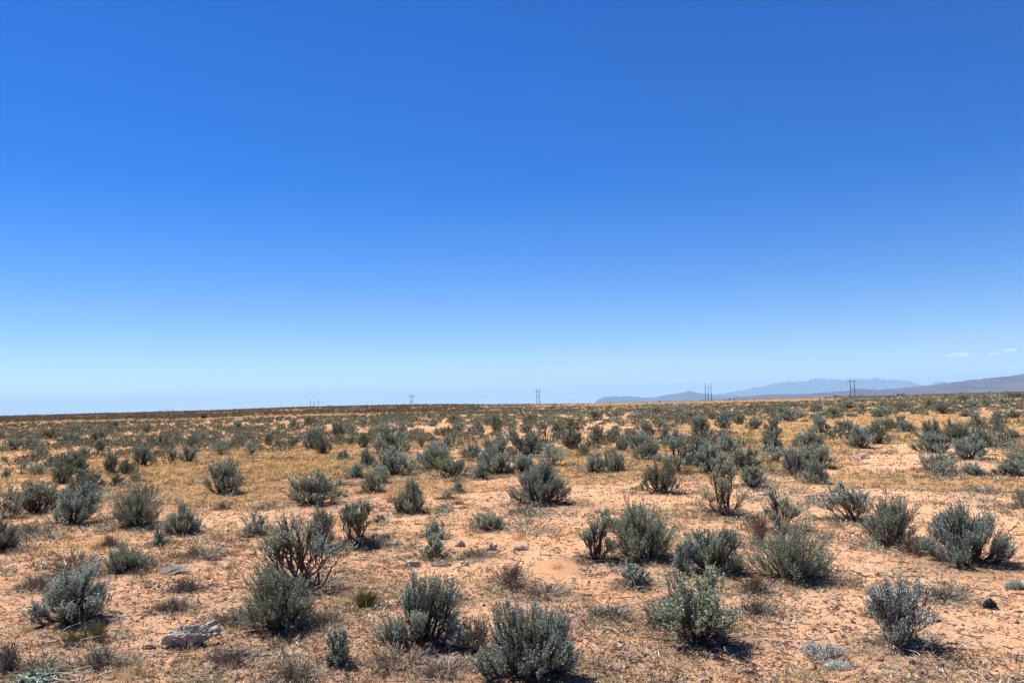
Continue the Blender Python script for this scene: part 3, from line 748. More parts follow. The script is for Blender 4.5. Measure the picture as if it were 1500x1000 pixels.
# the rest of the plain: random shrubs, denser with distance, clumped
cr = np.random.RandomState(77)
occ = [(p['x'], p['y'], p['W']) for p in plants]
cand = []
for (r1, r2, dens) in ((15, 28, 0.45), (28, 45, 0.75), (45, 90, 0.46), (90, 200, 0.17), (200, 420, 0.12), (420, 1250, 0.06)):
    area = 0.72 * (r2 * r2 - r1 * r1)
    n = int(area * dens * 2)
    rr = np.sqrt(cr.uniform(r1 * r1, r2 * r2, n)); az = cr.uniform(-0.72, 0.72, n)
    x = rr * np.sin(az); y = rr * np.cos(az)
    cl = fbm(x / 7.0, y / 7.0, 51, 3)
    pr = np.clip(0.5 + (cl - 0.5) * 3.2, 0.03, 1)
    if r1 < 90: pr = pr * np.clip(1.15 - gauss_blobs(x, y, GOLD) * 0.9 - gauss_blobs(x, y, BARE) * 0.8, 0.0, 1)
    uu = 750 + F * np.tan(az)
    pr = np.clip(pr, 0, 1)
    if r1 >= 200: pr = np.where(uu > 700, pr * 0.35, pr)
    if r2 > 100:
        strip = (uu < 560) & (rr > 165) & (rr < 235 + 20 * np.sin(uu / 60))
        ed = (fbm(uu / 30.0, rr / 60.0, 91) - 0.5) * 160
        tan = (uu > 790 + ed) & (uu < 1230 + ed) & (rr > 330 + ed * 0.5)
        pr = pr * 1.0
        pr = np.where(strip, pr * 0.08, pr); pr = np.where(tan, pr * 0.05, pr)
    ok = cr.rand(n) < pr
    cand.append(np.stack([x[ok], y[ok], rr[ok]], 1))
cand = np.concatenate(cand)
O = np.array(occ)
keep = np.ones(len(cand), bool)
nearc = cand[:, 2] < 90
idx = np.nonzero(nearc)[0]
acc = [tuple(o) for o in occ]
for i in idx:
    A = np.array(acc)
    d2 = (A[:, 0] - cand[i, 0]) ** 2 + (A[:, 1] - cand[i, 1]) ** 2
    dr = np.abs(np.hypot(A[:, 0], A[:, 1]) - cand[i, 2])
    if (d2 < (0.35 + A[:, 2] * 0.5) ** 2).any():
        keep[i] = False; continue
    acc.append((cand[i, 0], cand[i, 1], 0.5))
cand = cand[keep]
cand = cand[np.argsort(cand[:, 2])]
fsz = cr.lognormal(-0.30, 0.28, len(cand))
n_extra = 292 - len(plants)
far = []
for i, (x, y, r) in enumerate(cand):
    if i < n_extra:
        W = float(min(1.1, fsz[i])); z = float(terrain(x, y)); u, v, dep = project(x, y, z)
        if -30 < u < 1530:
            plants.append(dict(x=x, y=y, r=r, W=W, H=W * cr.uniform(0.5, 0.8), st=['sage', 'sage', 'sage', 'sage', 'sage', 'broom', 'vase'][cr.randint(7)], leaf=None,
                               lean=(0, 0), label=None, short=None, u=u, v=v, i=-2))
            continue
    far.append(i)
far = np.array(far)

# ------------------------------------------------------------------ ground sheet
def ground_sheet():
    ang = np.concatenate([np.linspace(-0.80, 0.80, 561), np.linspace(0.80, 2 * math.pi - 0.80, 70)[1:-1]])
    rr = np.concatenate([np.linspace(0.4, 2.4, 10)[:-1], np.geomspace(2.4, 60, 560)[:-1], np.geomspace(60, 1500, 230)[:-1], np.geomspace(1500, 60000, 24)])
    Rr, Aa = np.meshgrid(rr, ang, indexing='ij')
    X = Rr * np.sin(Aa); Y = Rr * np.cos(Aa)
    Z = terrain(X, Y)
    nr, na = X.shape
    lit = np.zeros_like(X)
    for p in plants:
        if p['r'] > 60: continue
        rad_ = p['W'] * (0.75 if p['st'] != 'dead' else 0.8)
        lo = np.searchsorted(rr, max(0.4, p['r'] - rad_ * 2.2)); hi2 = np.searchsorted(rr, p['r'] + rad_ * 2.2)
        d2 = (X[lo:hi2] - p['x']) ** 2 + (Y[lo:hi2] - p['y']) ** 2
        g = np.exp(-d2 / rad_ ** 2 * 0.9) * 0.95
        lit[lo:hi2] = np.maximum(lit[lo:hi2], g)
        Z[lo:hi2] += 0.035 * min(1.0, p['W']) * np.exp(-d2 / (p['W'] * 0.6) ** 2)
    lit = lit + 0.3 * np.clip((fbm(X / 1.1, Y / 1.1, 61) - 0.52) * 5, 0, 1) * (Rr < 60)
    gm = grass_mask(X, Y)
    mx_, my_, mrr = place(815, 833)
    ax = np.array([my_, -mx_]) / mrr
    du = ((X - mx_) * ax[0] + (Y - my_) * ax[1]) / 0.2; dv = ((X - mx_) * -ax[1] + (Y - my_) * ax[0]) / 0.42
    md = np.exp(-((du * du + dv * dv) * (0.7 + 0.8 * fbm(X / 0.15, Y / 0.15, 66, 3))) ** 1.5)
    Z = Z + 0.04 * md
    gm = gm * (1 - 0.4 * md)
    fr = ss(60, 260, Rr)
    V = np.stack([X, Y, Z], -1).reshape(-1, 3)
    V = np.concatenate([V, [[0, 0, float(terrain(0, 0.1))]]])
    i = np.arange(nr - 1)[:, None]; j = np.arange(na)[None]; j2 = (j + 1) % na
    Q = np.stack([i * na + j, (i + 1) * na + j, (i + 1) * na + j2, i * na + j2], -1).reshape(-1, 4)
    jj = np.arange(na)
    T = np.stack([np.full(na, nr * na), jj, (jj + 1) % na], -1)
    mb = MB(); mb.add(V, Q[:, ::-1], T[:, ::-1])
    cat = lambda a: np.concatenate([a.ravel(), [0.0]])
    o = mb.obj('ground', ground_mat(), smooth=True, attrs=dict(grass=cat(gm), litter=cat(np.clip(lit, 0, 1)), far=cat(fr), mound=cat(md * 0.32)))
    tag(o, 'reddish sandy desert ground running to the skyline', 'ground', kind='structure')
ground_sheet()

# ------------------------------------------------------------------ place shrubs
from collections import defaultdict
LOD_DIST = 13.5
protos = {}
for k, (sty, leaf) in enumerate([('sage', 'sage'), ('sage', 'sage_blue'), ('vase', 'sage'), ('broom', 'sage_green'), ('sage', 'sage'), ('vase', 'sage_blue'),
                                 ('sage', 'sage_green'), ('broom', 'sage'), ('low', 'sage_blue'), ('green', 'rabbit'), ('dead', 'dry_leaf'), ('sage', 'sage_blue'), ('sage', 'sage'), ('sage', 'sage_blue'), ('sage', 'sage_green'), ('fan', 'sage'), ('sage', 'sage'), ('sage', 'sage_blue')]):
    protos.setdefault(sty, []).append([(sty, leaf, 500 + k), None])
protos['bare'] = [[('bare', 'sage', 530), None]]

NAMES = dict(fan='sagebrush', bare='sagebrush', sage='sagebrush', vase='sagebrush', broom='sagebrush', low='sagebrush', twiggy='twiggy_shrub', green='green_broom', dead='dead_brush')
CATS = dict(sagebrush='sagebrush', twiggy_shrub='shrub', green_broom='broom bush', dead_brush='dead bush')
GROUPS = dict(sagebrush='sagebrush scattered over the plain', twiggy_shrub='silvery shrubs on the sand', green_broom='yellow-green broom bushes', dead_brush='dead bushes on the sand')

# labels of the small ones: from the nearest shrub or pole one can find
anchors = [(p['u'], p['v'], p['short']) for p in plants if p['short']]
anchors += [(1250, 590, 'the right-hand H-shaped power pole'), (1038, 596, 'the three tall skyline poles'), (788, 601, 'the middle H-shaped power pole'),
            (603, 604, 'the left H-shaped power pole'), (461, 606, 'the three short skyline poles'), (298, 616, 'the round dark juniper'),
            (45, 628, 'the dark fence posts'), (1400, 590, 'the skyline below the clouds'), (900, 604, 'the low blue peaks'), (1150, 594, 'the long blue range')]
cells = defaultdict(list)
for p in plants:
    if p['label']: continue
    best = min(anchors, key=lambda a: (a[0] - p['u']) ** 2 + ((a[1] - p['v']) * 3) ** 2)
    dx = p['u'] - best[0]; dy = (p['v'] - best[1]) * 3
    hor = 'left' if dx < 0 else 'right'; ver = 'behind' if dy < 0 else 'in front'
    if abs(dx) > 2.2 * abs(dy): rel = hor + ' of'
    elif abs(dy) > 2.2 * abs(dx): rel = ver + (' of' if ver == 'in front' else '')
    else: rel = ver + ' and ' + hor + ' of'
    cells[(best[2], rel)].append((dx * dx + dy * dy, id(p), p))
ORD = ['nearest', 'second', 'third', 'fourth', 'fifth', 'sixth', 'seventh', 'eighth', 'ninth', 'tenth', 'eleventh', 'twelfth', 'thirteenth', 'fourteenth', 'fifteenth', 'sixteenth', 'seventeenth', 'eighteenth', 'nineteenth', 'twentieth']
for (ph, rel), lst in cells.items():
    lst.sort(key=lambda t: t[:2])
    for k, (_, _, p) in enumerate(lst):
        pxw = p['W'] * F / p['r']
        size = 'small' if pxw < 17 else ('broad' if pxw > 30 else 'middling')
        o = ORD[min(k, 19)]
        if len(lst) == 1: p['label'] = f'{size} grey-green sagebrush {rel} {ph}'
        else: p['label'] = f'{size} grey-green sagebrush, {o} one {rel} {ph}'
        if len(p['label'].replace('-', ' ').split()) > 16: p['label'] = p['label'].replace(' grey-green', '').replace(' one ', ' ')
    # (ordinals keep every label in the cell its own)

pr = np.random.RandomState(3)
for p in sorted(plants, key=lambda q: q['r']):
    sty = p['st']; nm = NAMES[sty]
    z = float(terrain(p['x'], p['y']))
    if p['r'] < LOD_DIST and p['i'] >= 0:
        o = make_shrub(nm, 1000 + p['i'], p['W'], p['H'], sty, 0, p['leaf'], p['lean'])
        o.location = (p['x'], p['y'], z)
        o.rotation_euler = (0, 0, math.atan2(-p['x'], p['y']) if p['lean'] != (0, 0) else pr.rand() * 0.3)
    else:
        key = sty if sty in protos else 'sage'
        if sty == 'vase' and pr.rand() < 0.4: key = 'fan'
        lst = protos[key]
        cands = [q for q in lst if p['leaf'] is None or q[0][1] == p['leaf']] or lst
        q = cands[pr.randint(len(cands))]
        sx = p['W'] / 0.8; sz = p['H'] / 0.6
        rz = pr.rand() * 6.283
        if q[1] is None:
            q[1] = make_shrub(nm, q[0][2], 0.8, 0.6, q[0][0], 1, q[0][1])
            o = q[1]
            o.location = (p['x'], p['y'], z); o.rotation_euler = (0, 0, rz); o.scale = (sx, sx, sz)
        else:
            o = dup(q[1], (p['x'], p['y'], z), rz, (sx, sx, sz))
            o.name = nm
    tag(o, p['label'], CATS[nm], GROUPS[nm])

# ------------------------------------------------------------------ distant sagebrush: past the three hundred nearest
def distant():
    rng = np.random.RandomState(21)
    C = cand[far]; S = fsz[far]
    near, hill = MB(), MB()
    for (r1, r2, nf, sz) in ((0, 60, 220, 0.075), (60, 110, 90, 0.12), (110, 220, 34, 0.2), (220, 450, 14, 0.34), (450, 2000, 7, 0.5)):
        m = (C[:, 2] >= r1) & (C[:, 2] < r2)
        c = C[m]; s = np.minimum(S[m], 1.1)
        if not len(c): continue
        if r1 >= 220: s = s * (1.25 if r1 < 450 else 1.6)
        k = np.repeat(np.arange(len(c)), nf)
        a = rng.rand(len(k)) * 6.283; q = np.sqrt(rng.rand(len(k)))
        hh = np.sqrt(np.maximum(0, 1 - 0.8 * q * q)) * rng.uniform(0.25, 1.0, len(k)) ** 0.6
        lob = 0.8 + 0.3 * np.sin(a * 3 + k * 1.7)
        W = s[k]; H = s[k] * 0.66
        B = np.stack([c[k, 0] + np.cos(a) * q * W * 0.5 * lob, c[k, 1] + np.sin(a) * q * W * 0.5 * lob, terrain(c[k, 0], c[k, 1]) + hh * H * 0.8 - 0.05], 1)
        D = np.stack([np.cos(a) * q * 0.8, np.sin(a) * q * 0.8, np.ones(len(k))], 1) + rng.normal(size=(len(k), 3)) * 0.3
        L = sz * rng.uniform(0.7, 1.4, len(k)) * (0.6 + 0.5 * W); 
        hl = (r1 >= 220) & (750 + F * c[k, 0] / c[k, 1] < 730 + 60 * np.sin(c[k, 0] / 9.0))
        for sel, dst in ((hl, hill), (~hl, near)):
            if sel.any(): leaves(dst, B[sel], D[sel], L[sel], L[sel] * 0.5, rng)
    o = near.obj('distant_sagebrush', M['far_sage'])
    tag(o, 'dense grey-green sagebrush cover on the far plain', 'sagebrush cover', kind='stuff')
    o = hill.obj('hill_scrub', M['hill_scrub'])
    tag(o, 'dark olive scrub covering the low rise along the skyline', 'scrub', kind='stuff')
distant()

# ------------------------------------------------------------------ dry grass
def blades(mb, C, n, H, wdt, spread, rng, lean=0.5):
    k = np.repeat(np.arange(len(C)), n)
    a = rng.rand(len(k)) * 6.283
    q = np.sqrt(rng.rand(len(k))) * spread[k]
    B = np.stack([C[k, 0] + np.cos(a) * q, C[k, 1] + np.sin(a) * q, C[k, 2] - 0.005], 1)
    ln = H[k] * rng.uniform(0.45, 1.15, len(k))
    tl = rng.uniform(0.1, 1, len(k)) * lean
    T = B + np.stack([np.cos(a) * np.sin(tl) * ln, np.sin(a) * np.sin(tl) * ln, np.cos(tl) * ln], 1)
    s = np.stack([-np.sin(a + 0.8), np.cos(a + 0.8), np.zeros(len(k))], 1) * (wdt[k] * rng.uniform(0.6, 1.3, len(k)))[:, None] * 0.5
    V = np.stack([B - s, B + s, T], 1)
    mb.add(V, None, np.arange(len(k) * 3).reshape(-1, 3))

def dry_grass():
    rng = np.random.RandomState(33)
    mb = MB()
    for (r1, r2, n, nb, H, w, sp, lean) in ((4.2, 12, 14000, 16, (0.02, 0.06), 0.0030, (0.01, 0.06), 1.2),
                                      (10, 20, 9000, 26, (0.03, 0.075), 0.010, (0.03, 0.09), 1.35),
                                      (20, 40, 11000, 18, (0.06, 0.12), 0.024, (0.05, 0.16), 1.3),
                                      (40, 120, 16000, 8, (0.08, 0.18), 0.05, (0.08, 0.25), 1.2)):
        rr = np.exp(rng.uniform(math.log(r1), math.log(r2), n)) if r2 < 30 else rng.uniform(r1, r2, n)
        az = rng.uniform(-0.66, 0.66, n)
        x = rr * np.sin(az); y = rr * np.cos(az)
        g = grass_mask(x, y)
        ok = rng.rand(n) < np.clip(g * 1.5 - 0.12, 0.045 if r2 < 30 else 0.03, 1)
        x, y, rr = x[ok], y[ok], rr[ok]
        C = np.stack([x, y, terrain(x, y)], 1)
        m = len(C)
        blades(mb, C, nb, rng.uniform(*H, m), np.full(m, w), rng.uniform(*sp, m), rng, lean)
    o = mb.obj('dry_grass', M['gold'])
    tag(o, 'short golden dry grass covering the plain between the shrubs', 'grass', kind='stuff')
dry_grass()

def dry_forbs():
    rng = np.random.RandomState(55)
    xs, ys = [], []
    n = 14000
    rr = np.exp(rng.uniform(math.log(4.3), math.log(38), n)); az = rng.uniform(-0.66, 0.66, n)
    x = rr * np.sin(az); y = rr * np.cos(az)
    ok = rng.rand(n) < np.clip((fbm(x / 1.3, y / 1.3, 81, 3) - 0.50) * 6, 0.04, 1)
    xs.append(x[ok]); ys.append(y[ok])
    for p in plants:
        if p['r'] > 26: continue
        m = int(8 + 40 * p['W'])
        q = p['W'] * (0.35 + np.abs(rng.normal(size=m)) * 0.35); a = rng.rand(m) * 6.283
        xs.append(p['x'] + q * np.cos(a)); ys.append(p['y'] + q * np.sin(a))
    x = np.concatenate(xs); y = np.concatenate(ys); n = len(x); r = np.hypot(x, y)
    nb = 24; k = np.repeat(np.arange(n), nb)
    S = rng.uniform(0.02, 0.085, n) * (0.9 + r / 30)
    C = np.stack([x, y, terrain(x, y)], 1)
    A = C[k] + np.stack([rng.normal(size=len(k)), rng.normal(size=len(k)), np.zeros(len(k))], 1) * S[k, None] * 0.55
    D = unit(rng.normal(size=(len(k), 3)) * np.array([1, 1, 0.4]) + np.array([0, 0, 0.55])); D[:, 2] = np.abs(D[:, 2])
    L = S[k] * rng.uniform(0.4, 1.1, len(k))
    g = np.repeat(rng.rand(n) < 0.93, nb)
    h = np.repeat(rng.rand(n) < 0.22, nb) & g
    g = g & ~h
    mb, m2, m3 = MB(), MB(), MB()
    wd = 0.0022 + 0.00045 * r[k]
    leaves(mb, A[g], D[g], L[g], wd[g], rng); q_ = ~g & ~h; leaves(m2, A[q_], D[q_], L[q_], wd[q_] * 1.4, rng); leaves(m3, A[h], D[h], L[h] * 1.3, wd[h] * 0.8, rng)
    tag(m3.obj('straw_bits', M['straw']), 'pale broken straw scattered on the sand', 'straw', kind='stuff')
    tag(mb.obj('dry_weeds', M['dry_leaf']), 'small grey-brown dried weeds dotting the sand', 'dried weeds', kind='stuff')
    tag(m2.obj('low_green_weeds', M['sage']), 'tiny grey-green seedlings dotting the sand', 'seedlings', kind='stuff')
dry_forbs()

def low_scrub():
    rng = np.random.RandomState(58)
    n = 1500
    rr = np.exp(rng.uniform(math.log(9), math.log(45), n)); az = rng.uniform(-0.66, 0.66, n)
    x = rr * np.sin(az); y = rr * np.cos(az)
    ok = rng.rand(n) < np.clip((fbm(x / 3.0, y / 3.0, 87, 3) - 0.42) * 4, 0.05, 1)
    x, y, r = x[ok], y[ok], rr[ok]; n = len(x)
    nb = 110; k = np.repeat(np.arange(n), nb)
    S = rng.uniform(0.05, 0.15, n) * (0.8 + r / 60)
    a = rng.rand(len(k)) * 6.283; q = np.sqrt(rng.rand(len(k)))
    h = np.sqrt(1 - 0.85 * q * q) * rng.uniform(0.1, 1.0, len(k)) * S[k] * rng.uniform(0.7, 1.3, n)[k]
    B = np.stack([x[k] + np.cos(a) * q * S[k], y[k] + np.sin(a) * q * S[k], terrain(x, y)[k] + h], 1)
    D = np.stack([np.cos(a) * q, np.sin(a) * q, np.full(len(k), 0.8)], 1) + rng.normal(size=(len(k), 3)) * 0.4
    mb, m2 = MB(), MB()
    L = (0.018 + 0.0011 * r[k]) * rng.uniform(0.6, 1.3, len(k))
    g = np.repeat(rng.rand(n) < 0.6, nb)
    leaves(mb, B[g], D[g], L[g], L[g] * 0.36, rng); leaves(m2, B[~g], D[~g], L[~g], L[~g] * 0.3, rng)
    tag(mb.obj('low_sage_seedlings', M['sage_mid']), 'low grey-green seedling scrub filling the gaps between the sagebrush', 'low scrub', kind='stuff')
    tag(m2.obj('low_dry_scrub', M['dry_leaf']), 'low brown dried scrub filling the gaps between the sagebrush', 'dry scrub', kind='stuff')
low_scrub()

def tufts():
    L = [(190, 992, 62, 36, 'straw', 'pale straw grass tuft at the bottom left, seed stalks upright'),
         (817, 838, 12, 16, 'rust', 'small orange grass tuft on the reddish dirt mound'),
         (1287, 843, 10, 9, 'rust', 'tiny orange grass tuft beside the dark flat sticks at right'),
         (960, 948, 0, 0, None, None),
         (1215, 785, 30, 18, 'straw', 'yellow grass tuft behind and right of the black-cored green bush'),
         (392, 878, 40, 16, 'straw', 'straw grass clump left of the rounded green-grey bush'),
         (512, 882, 44, 22, 'straw', 'tangled straw grass right of the big bare-stemmed sagebrush foot'),
         (672, 738, 16, 12, 'rust', 'small orange-brown tuft in the open sand right of the rusty-footed sagebrush'),
         (588, 750, 20, 20, 'rust', 'rusty grass at the left foot of the rusty-footed sagebrush'),
         (611, 752, 22, 20, 'rust', 'rusty grass at the right foot of the rusty-footed sagebrush'),
         (575, 735, 24, 18, 'rust', 'orange-brown grass tuft behind and left of the rusty-footed sagebrush'),
         (1005, 695, 26, 18, 'rust', 'orange grass behind the dead-branched sagebrush'),
         (1172, 702, 22, 12, 'rust', 'golden grass at the foot of the bright side-by-side pair'),
         (50, 690, 16, 8, 'straw', 'golden tuft in the left mid-field by the low sagebrush row'),
         (985, 800, 28, 22, 'straw', 'yellow grass at the right side of the large rounded centre sagebrush'),
         (862, 888, 26, 18, 'straw', 'thin straw tuft right of the broad bottom-edge sagebrush'),
         (760, 790, 26, 12, 'straw', 'straw tuft in the middle of the open sand'),
         (1250, 805, 14, 10, 'rust', 'small brown tuft left of the dark twiggy bush'),
         (1180, 895, 12, 10, 'straw', 'thin pale tuft on the sand below the black-cored green bush'),
         (30, 930, 40, 26, 'straw', 'pale grey grass tuft by the left edge in front of the black-centred sagebrush'),
         (245, 890, 26, 16, 'straw', 'thin straw tuft above the big tan rock'),
         (1440, 900, 16, 8, 'straw', 'tiny straw tuft beside the black rock'),
         (820, 640, 0, 0, None, None)]
    rng = np.random.RandomState(8)
    for (u, v, w, h, m, lab) in L:
        if not lab: continue
        x, y, r = place(u, v); dep = project(x, y, 0)[2]
        W = w / F * dep; H = h / F * dep
        mb = MB()
        blades(mb, np.array([[0, 0, 0.0]]), int(150), np.array([H]), np.array([0.0032 * max(1, r / 9)]), np.array([W * 0.32]), rng, 0.75)
        blades(mb, np.array([[0, 0, 0.0]]), int(60), np.array([H * 0.5]), np.array([0.003 * max(1, r / 9)]), np.array([W * 0.45]), rng, 1.3)
        o = mb.obj('grass_tuft', M[m]); o.location = (x, y, float(terrain(x, y)))
        tag(o, lab, 'grass tuft', 'grass tufts on the sand')
tufts()

# ------------------------------------------------------------------ litter: grit, clods and twigs
def litter():
    rng = np.random.RandomState(44)
    oct_v = np.array([[1, 0, 0], [0, 1, 0], [-1, 0, 0], [0, -1, 0], [0, 0, 1], [0, 0, -1]], float)
    oct_f = np.array([[0, 1, 4], [1, 2, 4], [2, 3, 4], [3, 0, 4], [1, 0, 5], [2, 1, 5], [3, 2, 5], [0, 3, 5]])
    n = 110000
    rr = np.exp(rng.uniform(math.log(4.2), math.log(48), n)); az = rng.uniform(-0.66, 0.66, n)
    x = rr * np.sin(az); y = rr * np.cos(az)
    c = fbm(x / 0.8, y / 0.8, 71, 3)
    ok = rng.rand(n) < np.clip((c - 0.36) * 4, 0.12, 1)
    x, y, rr = x[ok], y[ok], rr[ok]; n = len(x)
    s = rng.lognormal(-5.2, 0.55, n) * (0.7 + rr / 14)
    s = np.minimum(s, np.maximum(0.02, rr * 0.0016))
    V = oct_v[None] * s[:, None, None] * rng.uniform(0.5, 1.4, (n, 6, 1))
    V[:, :, 2] *= 0.75
    a = rng.rand(n) * 6.283; ca, sa = np.cos(a)[:, None], np.sin(a)[:, None]
    X = V[:, :, 0] * ca - V[:, :, 1] * sa; Y = V[:, :, 0] * sa + V[:, :, 1] * ca
    V = np.stack([X + x[:, None], Y + y[:, None], V[:, :, 2] + (terrain(x, y) + s * 0.25)[:, None]], -1)
    mb = MB(); mb.add(V, None, oct_f[None] + (np.arange(n) * 6)[:, None, None])
    o = mb.obj('gravel', M['clod'])
    tag(o, 'loose dark grit and small soil clods on the sand', 'gravel', kind='stuff')
    # fallen twigs: all over, thicker round the shrubs
    mb = MB()
    n = 26000
    rr = np.exp(rng.uniform(math.log(4.2), math.log(22), n)); az = rng.uniform(-0.66, 0.66, n)
    x = rr * np.sin(az); y = rr * np.cos(az)
    xs, ys = [x], [y]
    for p in plants:
        if p['r'] > 20: continue
        m = int(min(420, 1500 * p['W'] / p['r'] ** 0.5 * 0.8))
        q = p['W'] * (0.25 + np.abs(rng.normal(size=m)) * 0.42); a = rng.rand(m) * 6.283
        xs.append(p['x'] + q * np.cos(a)); ys.append(p['y'] + q * np.sin(a))
    x = np.concatenate(xs); y = np.concatenate(ys); n = len(x)
    z = terrain(x, y) + 0.004
    ln = rng.lognormal(-2.9, 0.55, n); a = rng.rand(n) * 6.283
    A = np.stack([x, y, z], 1)
    x2 = x + np.cos(a) * ln; y2 = y + np.sin(a) * ln
    B = np.stack([x2, y2, terrain(x2, y2) + 0.004 + ln * np.abs(rng.normal(size=n)) * 0.18], 1)
    P = curve_between(A, B, 3, 0.09, rng, 1, 1)
    tubes(mb, P, rng.uniform(0.001, 0.0036, (n, 1)) * np.array([[1.2, 1, 0.5]]) * (0.8 + np.hypot(x, y)[:, None] / 16), 3)
    o = mb.obj('fallen_twigs', M['deadwood'])
    tag(o, 'grey fallen twigs and bark bits littering the sand', 'twig litter', kind='stuff')
litter()

# ------------------------------------------------------------------ rocks, dead limbs, cushion plants
import bmesh
from mathutils import noise as mnoise

def rock(name, u, v, w, h, depth, m, label, seed, rz=0.0, tilt=0.0, cat='rock', group='rocks lying on the sand', sub=4, rough=1.0):
    x, y, r = place(u, v); dep = project(x, y, 0)[2]
    k_ = 0.85 if m == 'rock_pale' else 1.0
    W = w / F * dep * k_; H = h / F * dep * k_
    bm = bmesh.new()
    bmesh.ops.create_icosphere(bm, subdivisions=sub, radius=1.0)
    off = Vector((seed * 3.1, seed * 1.7, seed * 0.9))
    for vt in bm.verts:
        c = vt.co.copy()
        f = 1 + rough * (0.42 * mnoise.noise(c * 1.3 + off) + 0.22 * mnoise.noise(c * 3.1 + off) + 0.10 * mnoise.noise(c * 8 + off) + 0.06 * mnoise.noise(c * 19 + off))
        cell = mnoise.noise(Vector((round(c.x * 2.2), round(c.y * 2.2), round(c.z * 2.2))) + off)
        c = c * (f + 0.10 * rough * cell)
        vt.co = Vector((c.x * W / 2, c.y * W / 2 * depth, max(c.z, -0.4) * H * 0.62 + c.x * tilt * H * 0.5))
    zmin = min(v.co.z for v in bm.verts)
    for vt in bm.verts: vt.co.z -= zmin + H * 0.12
    me = bpy.data.meshes.new(name); bm.to_mesh(me); bm.free()
    me.materials.append(M[m])
    o = bpy.data.objects.new(name, me); COL.objects.link(o)
    o.location = (x, y, float(terrain(x, y))); o.rotation_euler = (0, 0, rz)
    tag(o, label, cat, group)
    return o

rock('rock', 281, 945, 62, 27, 0.5, 'rock_tan', 'big weathered tan rock lying slanted at lower left, black shade under its right end', 2, 0.3, 0.42, sub=6, rough=1.35)
rock('rock', 1449, 890, 19, 17, 0.8, 'rock_black', 'black lava rock alone on the sand near the right edge', 5)
rock('rock', 312, 821, 20, 10, 0.6, 'rock_grey', 'dark flat stone right of the pale crusted clump at left', 7)
rock('rock', 604, 829, 24, 14, 0.7, 'rock_pale', 'rounded white stone in front of the small sagebrush by the white stones', 9)
rock('rock', 579, 798, 13, 10, 0.7, 'rock_pale', 'small white stone left of the small pale sagebrush pair', 11)
rock('rock', 604, 801, 12, 8, 0.7, 'rock_pale', 'small pale stone just left of the white-stone sagebrush', 13)
rock('rock', 619, 809, 14, 9, 0.7, 'rock_pale', 'pale stone touching the left foot of the white-stone sagebrush', 15)
rock('rock', 674, 800, 18, 14, 0.8, 'rock_pale', 'pale crusted stone right of the small sagebrush pair', 17)
rock('rock', 720, 805, 18, 14, 0.8, 'rock_pale', 'whitish lumpy stone in the open middle sand', 19)
rock('rock', 764, 805, 26, 12, 0.8, 'rock_pale', 'wide pale crusted clump right of the whitish lumpy stone', 21)
rock('rock', 681, 828, 13, 9, 0.8, 'rock_pale', 'tiny white stone in the sand above the bent-twig sagebrush', 23)
rock('rock', 555, 786, 20, 11, 0.8, 'rock_pale', 'pale stone just right of the black-stemmed upright sagebrush', 25)
rock('rock', 649, 829, 24, 5, 0.6, 'rock_grey', 'flat grey slab right of the rounded white stone', 27)
rock('rock', 1265, 672, 20, 10, 0.7, 'rock_pale', 'white stone on the bare pink patch, mid-right', 29)
rock('rock', 1121, 725, 23, 8, 0.7, 'rock_pale', 'white flat stone right of the forked bare sagebrush', 31)
rock('rock', 1103, 732, 15, 4, 0.7, 'rock_pale', 'thin pale slab just left of the white flat stone', 33)
rock('rock', 217, 861, 12, 5, 0.7, 'rock_grey', 'small smooth grey stone in the sand below the tiny left sagebrush', 35)
rock('rock', 218, 950, 18, 8, 0.6, 'rock_grey', 'dark angular stone left of the big tan rock', 37)
rock('rock', 168, 971, 14, 6, 0.6, 'rock_grey', 'grey flat stone behind the pale straw tuft at the bottom left', 39)
rock('rock', 1337, 973, 9, 8, 0.8, 'rock_black', 'small dark stone in front of the lone silvery bush', 41)
rock('rock', 1380, 978, 13, 9, 0.8, 'rock_grey', 'grey stone right of the lone silvery bush shadow', 43)
rock('rock', 314, 978, 10, 6, 0.8, 'rock_tan', 'small reddish stone below the big tan rock', 45)
rock('rock', 394, 870, 12, 7, 0.7, 'rock_black', 'black stone by the left side of the rounded green-grey bush', 47)

def cushion(u, v, w, h, m, label, seed):
    x, y, r = place(u, v); dep = project(x, y, 0)[2]
    W = w / F * dep; H = h / F * dep
    rng = np.random.RandomState(seed); mb = MB(); st = MB()
    root = empty('cushion_plant', (x, y, float(terrain(x, y))))
    n = 150
    a = rng.rand(n) * 6.283; q = np.sqrt(rng.rand(n))
    hz = np.sqrt(1 - 0.85 * q * q) * (0.65 + 0.35 * np.sin(a * 2 + seed)) * H
    T = np.stack([np.cos(a) * q * W / 2, np.sin(a) * q * W / 2 * 0.6, hz * 0.75], 1)
    k = np.repeat(np.arange(n), 26)
    sz = 0.0035 * max(1, r / 7)
    B = T[k] + rng.normal(size=(len(k), 3)) * 0.012
    B[:, 2] = np.maximum(B[:, 2], 0.004)
    leaves(mb, B, rng.normal(size=(len(k), 3)) + np.array([0, 0, 0.7]), sz * 2.3 * rng.uniform(0.6, 1.3, len(k)), sz * np.ones(len(k)), rng)
    A = np.stack([T[:, 0] * 0.4, T[:, 1] * 0.4, np.zeros(n)], 1)
    tubes(st, curve_between(A, T, 4, 0.06, rng), np.full((n, 4), 0.0016), 3)
    mb.obj('foliage', M[m], root); st.obj('branches', M['bark'], root)
    tag(root, label, 'cushion plant', 'pale cushion plants')
cushion(1207, 962, 72, 26, 'white', 'white woolly cushion plant on bare sand at the bottom right', 3)
cushion(257, 840, 42, 14, 'white', 'pale woolly cushion plant left of the dark flat stone', 4)
cushion(1488, 862, 30, 14, 'silver', 'low grey cushion plant at the right edge above the black rock', 5)
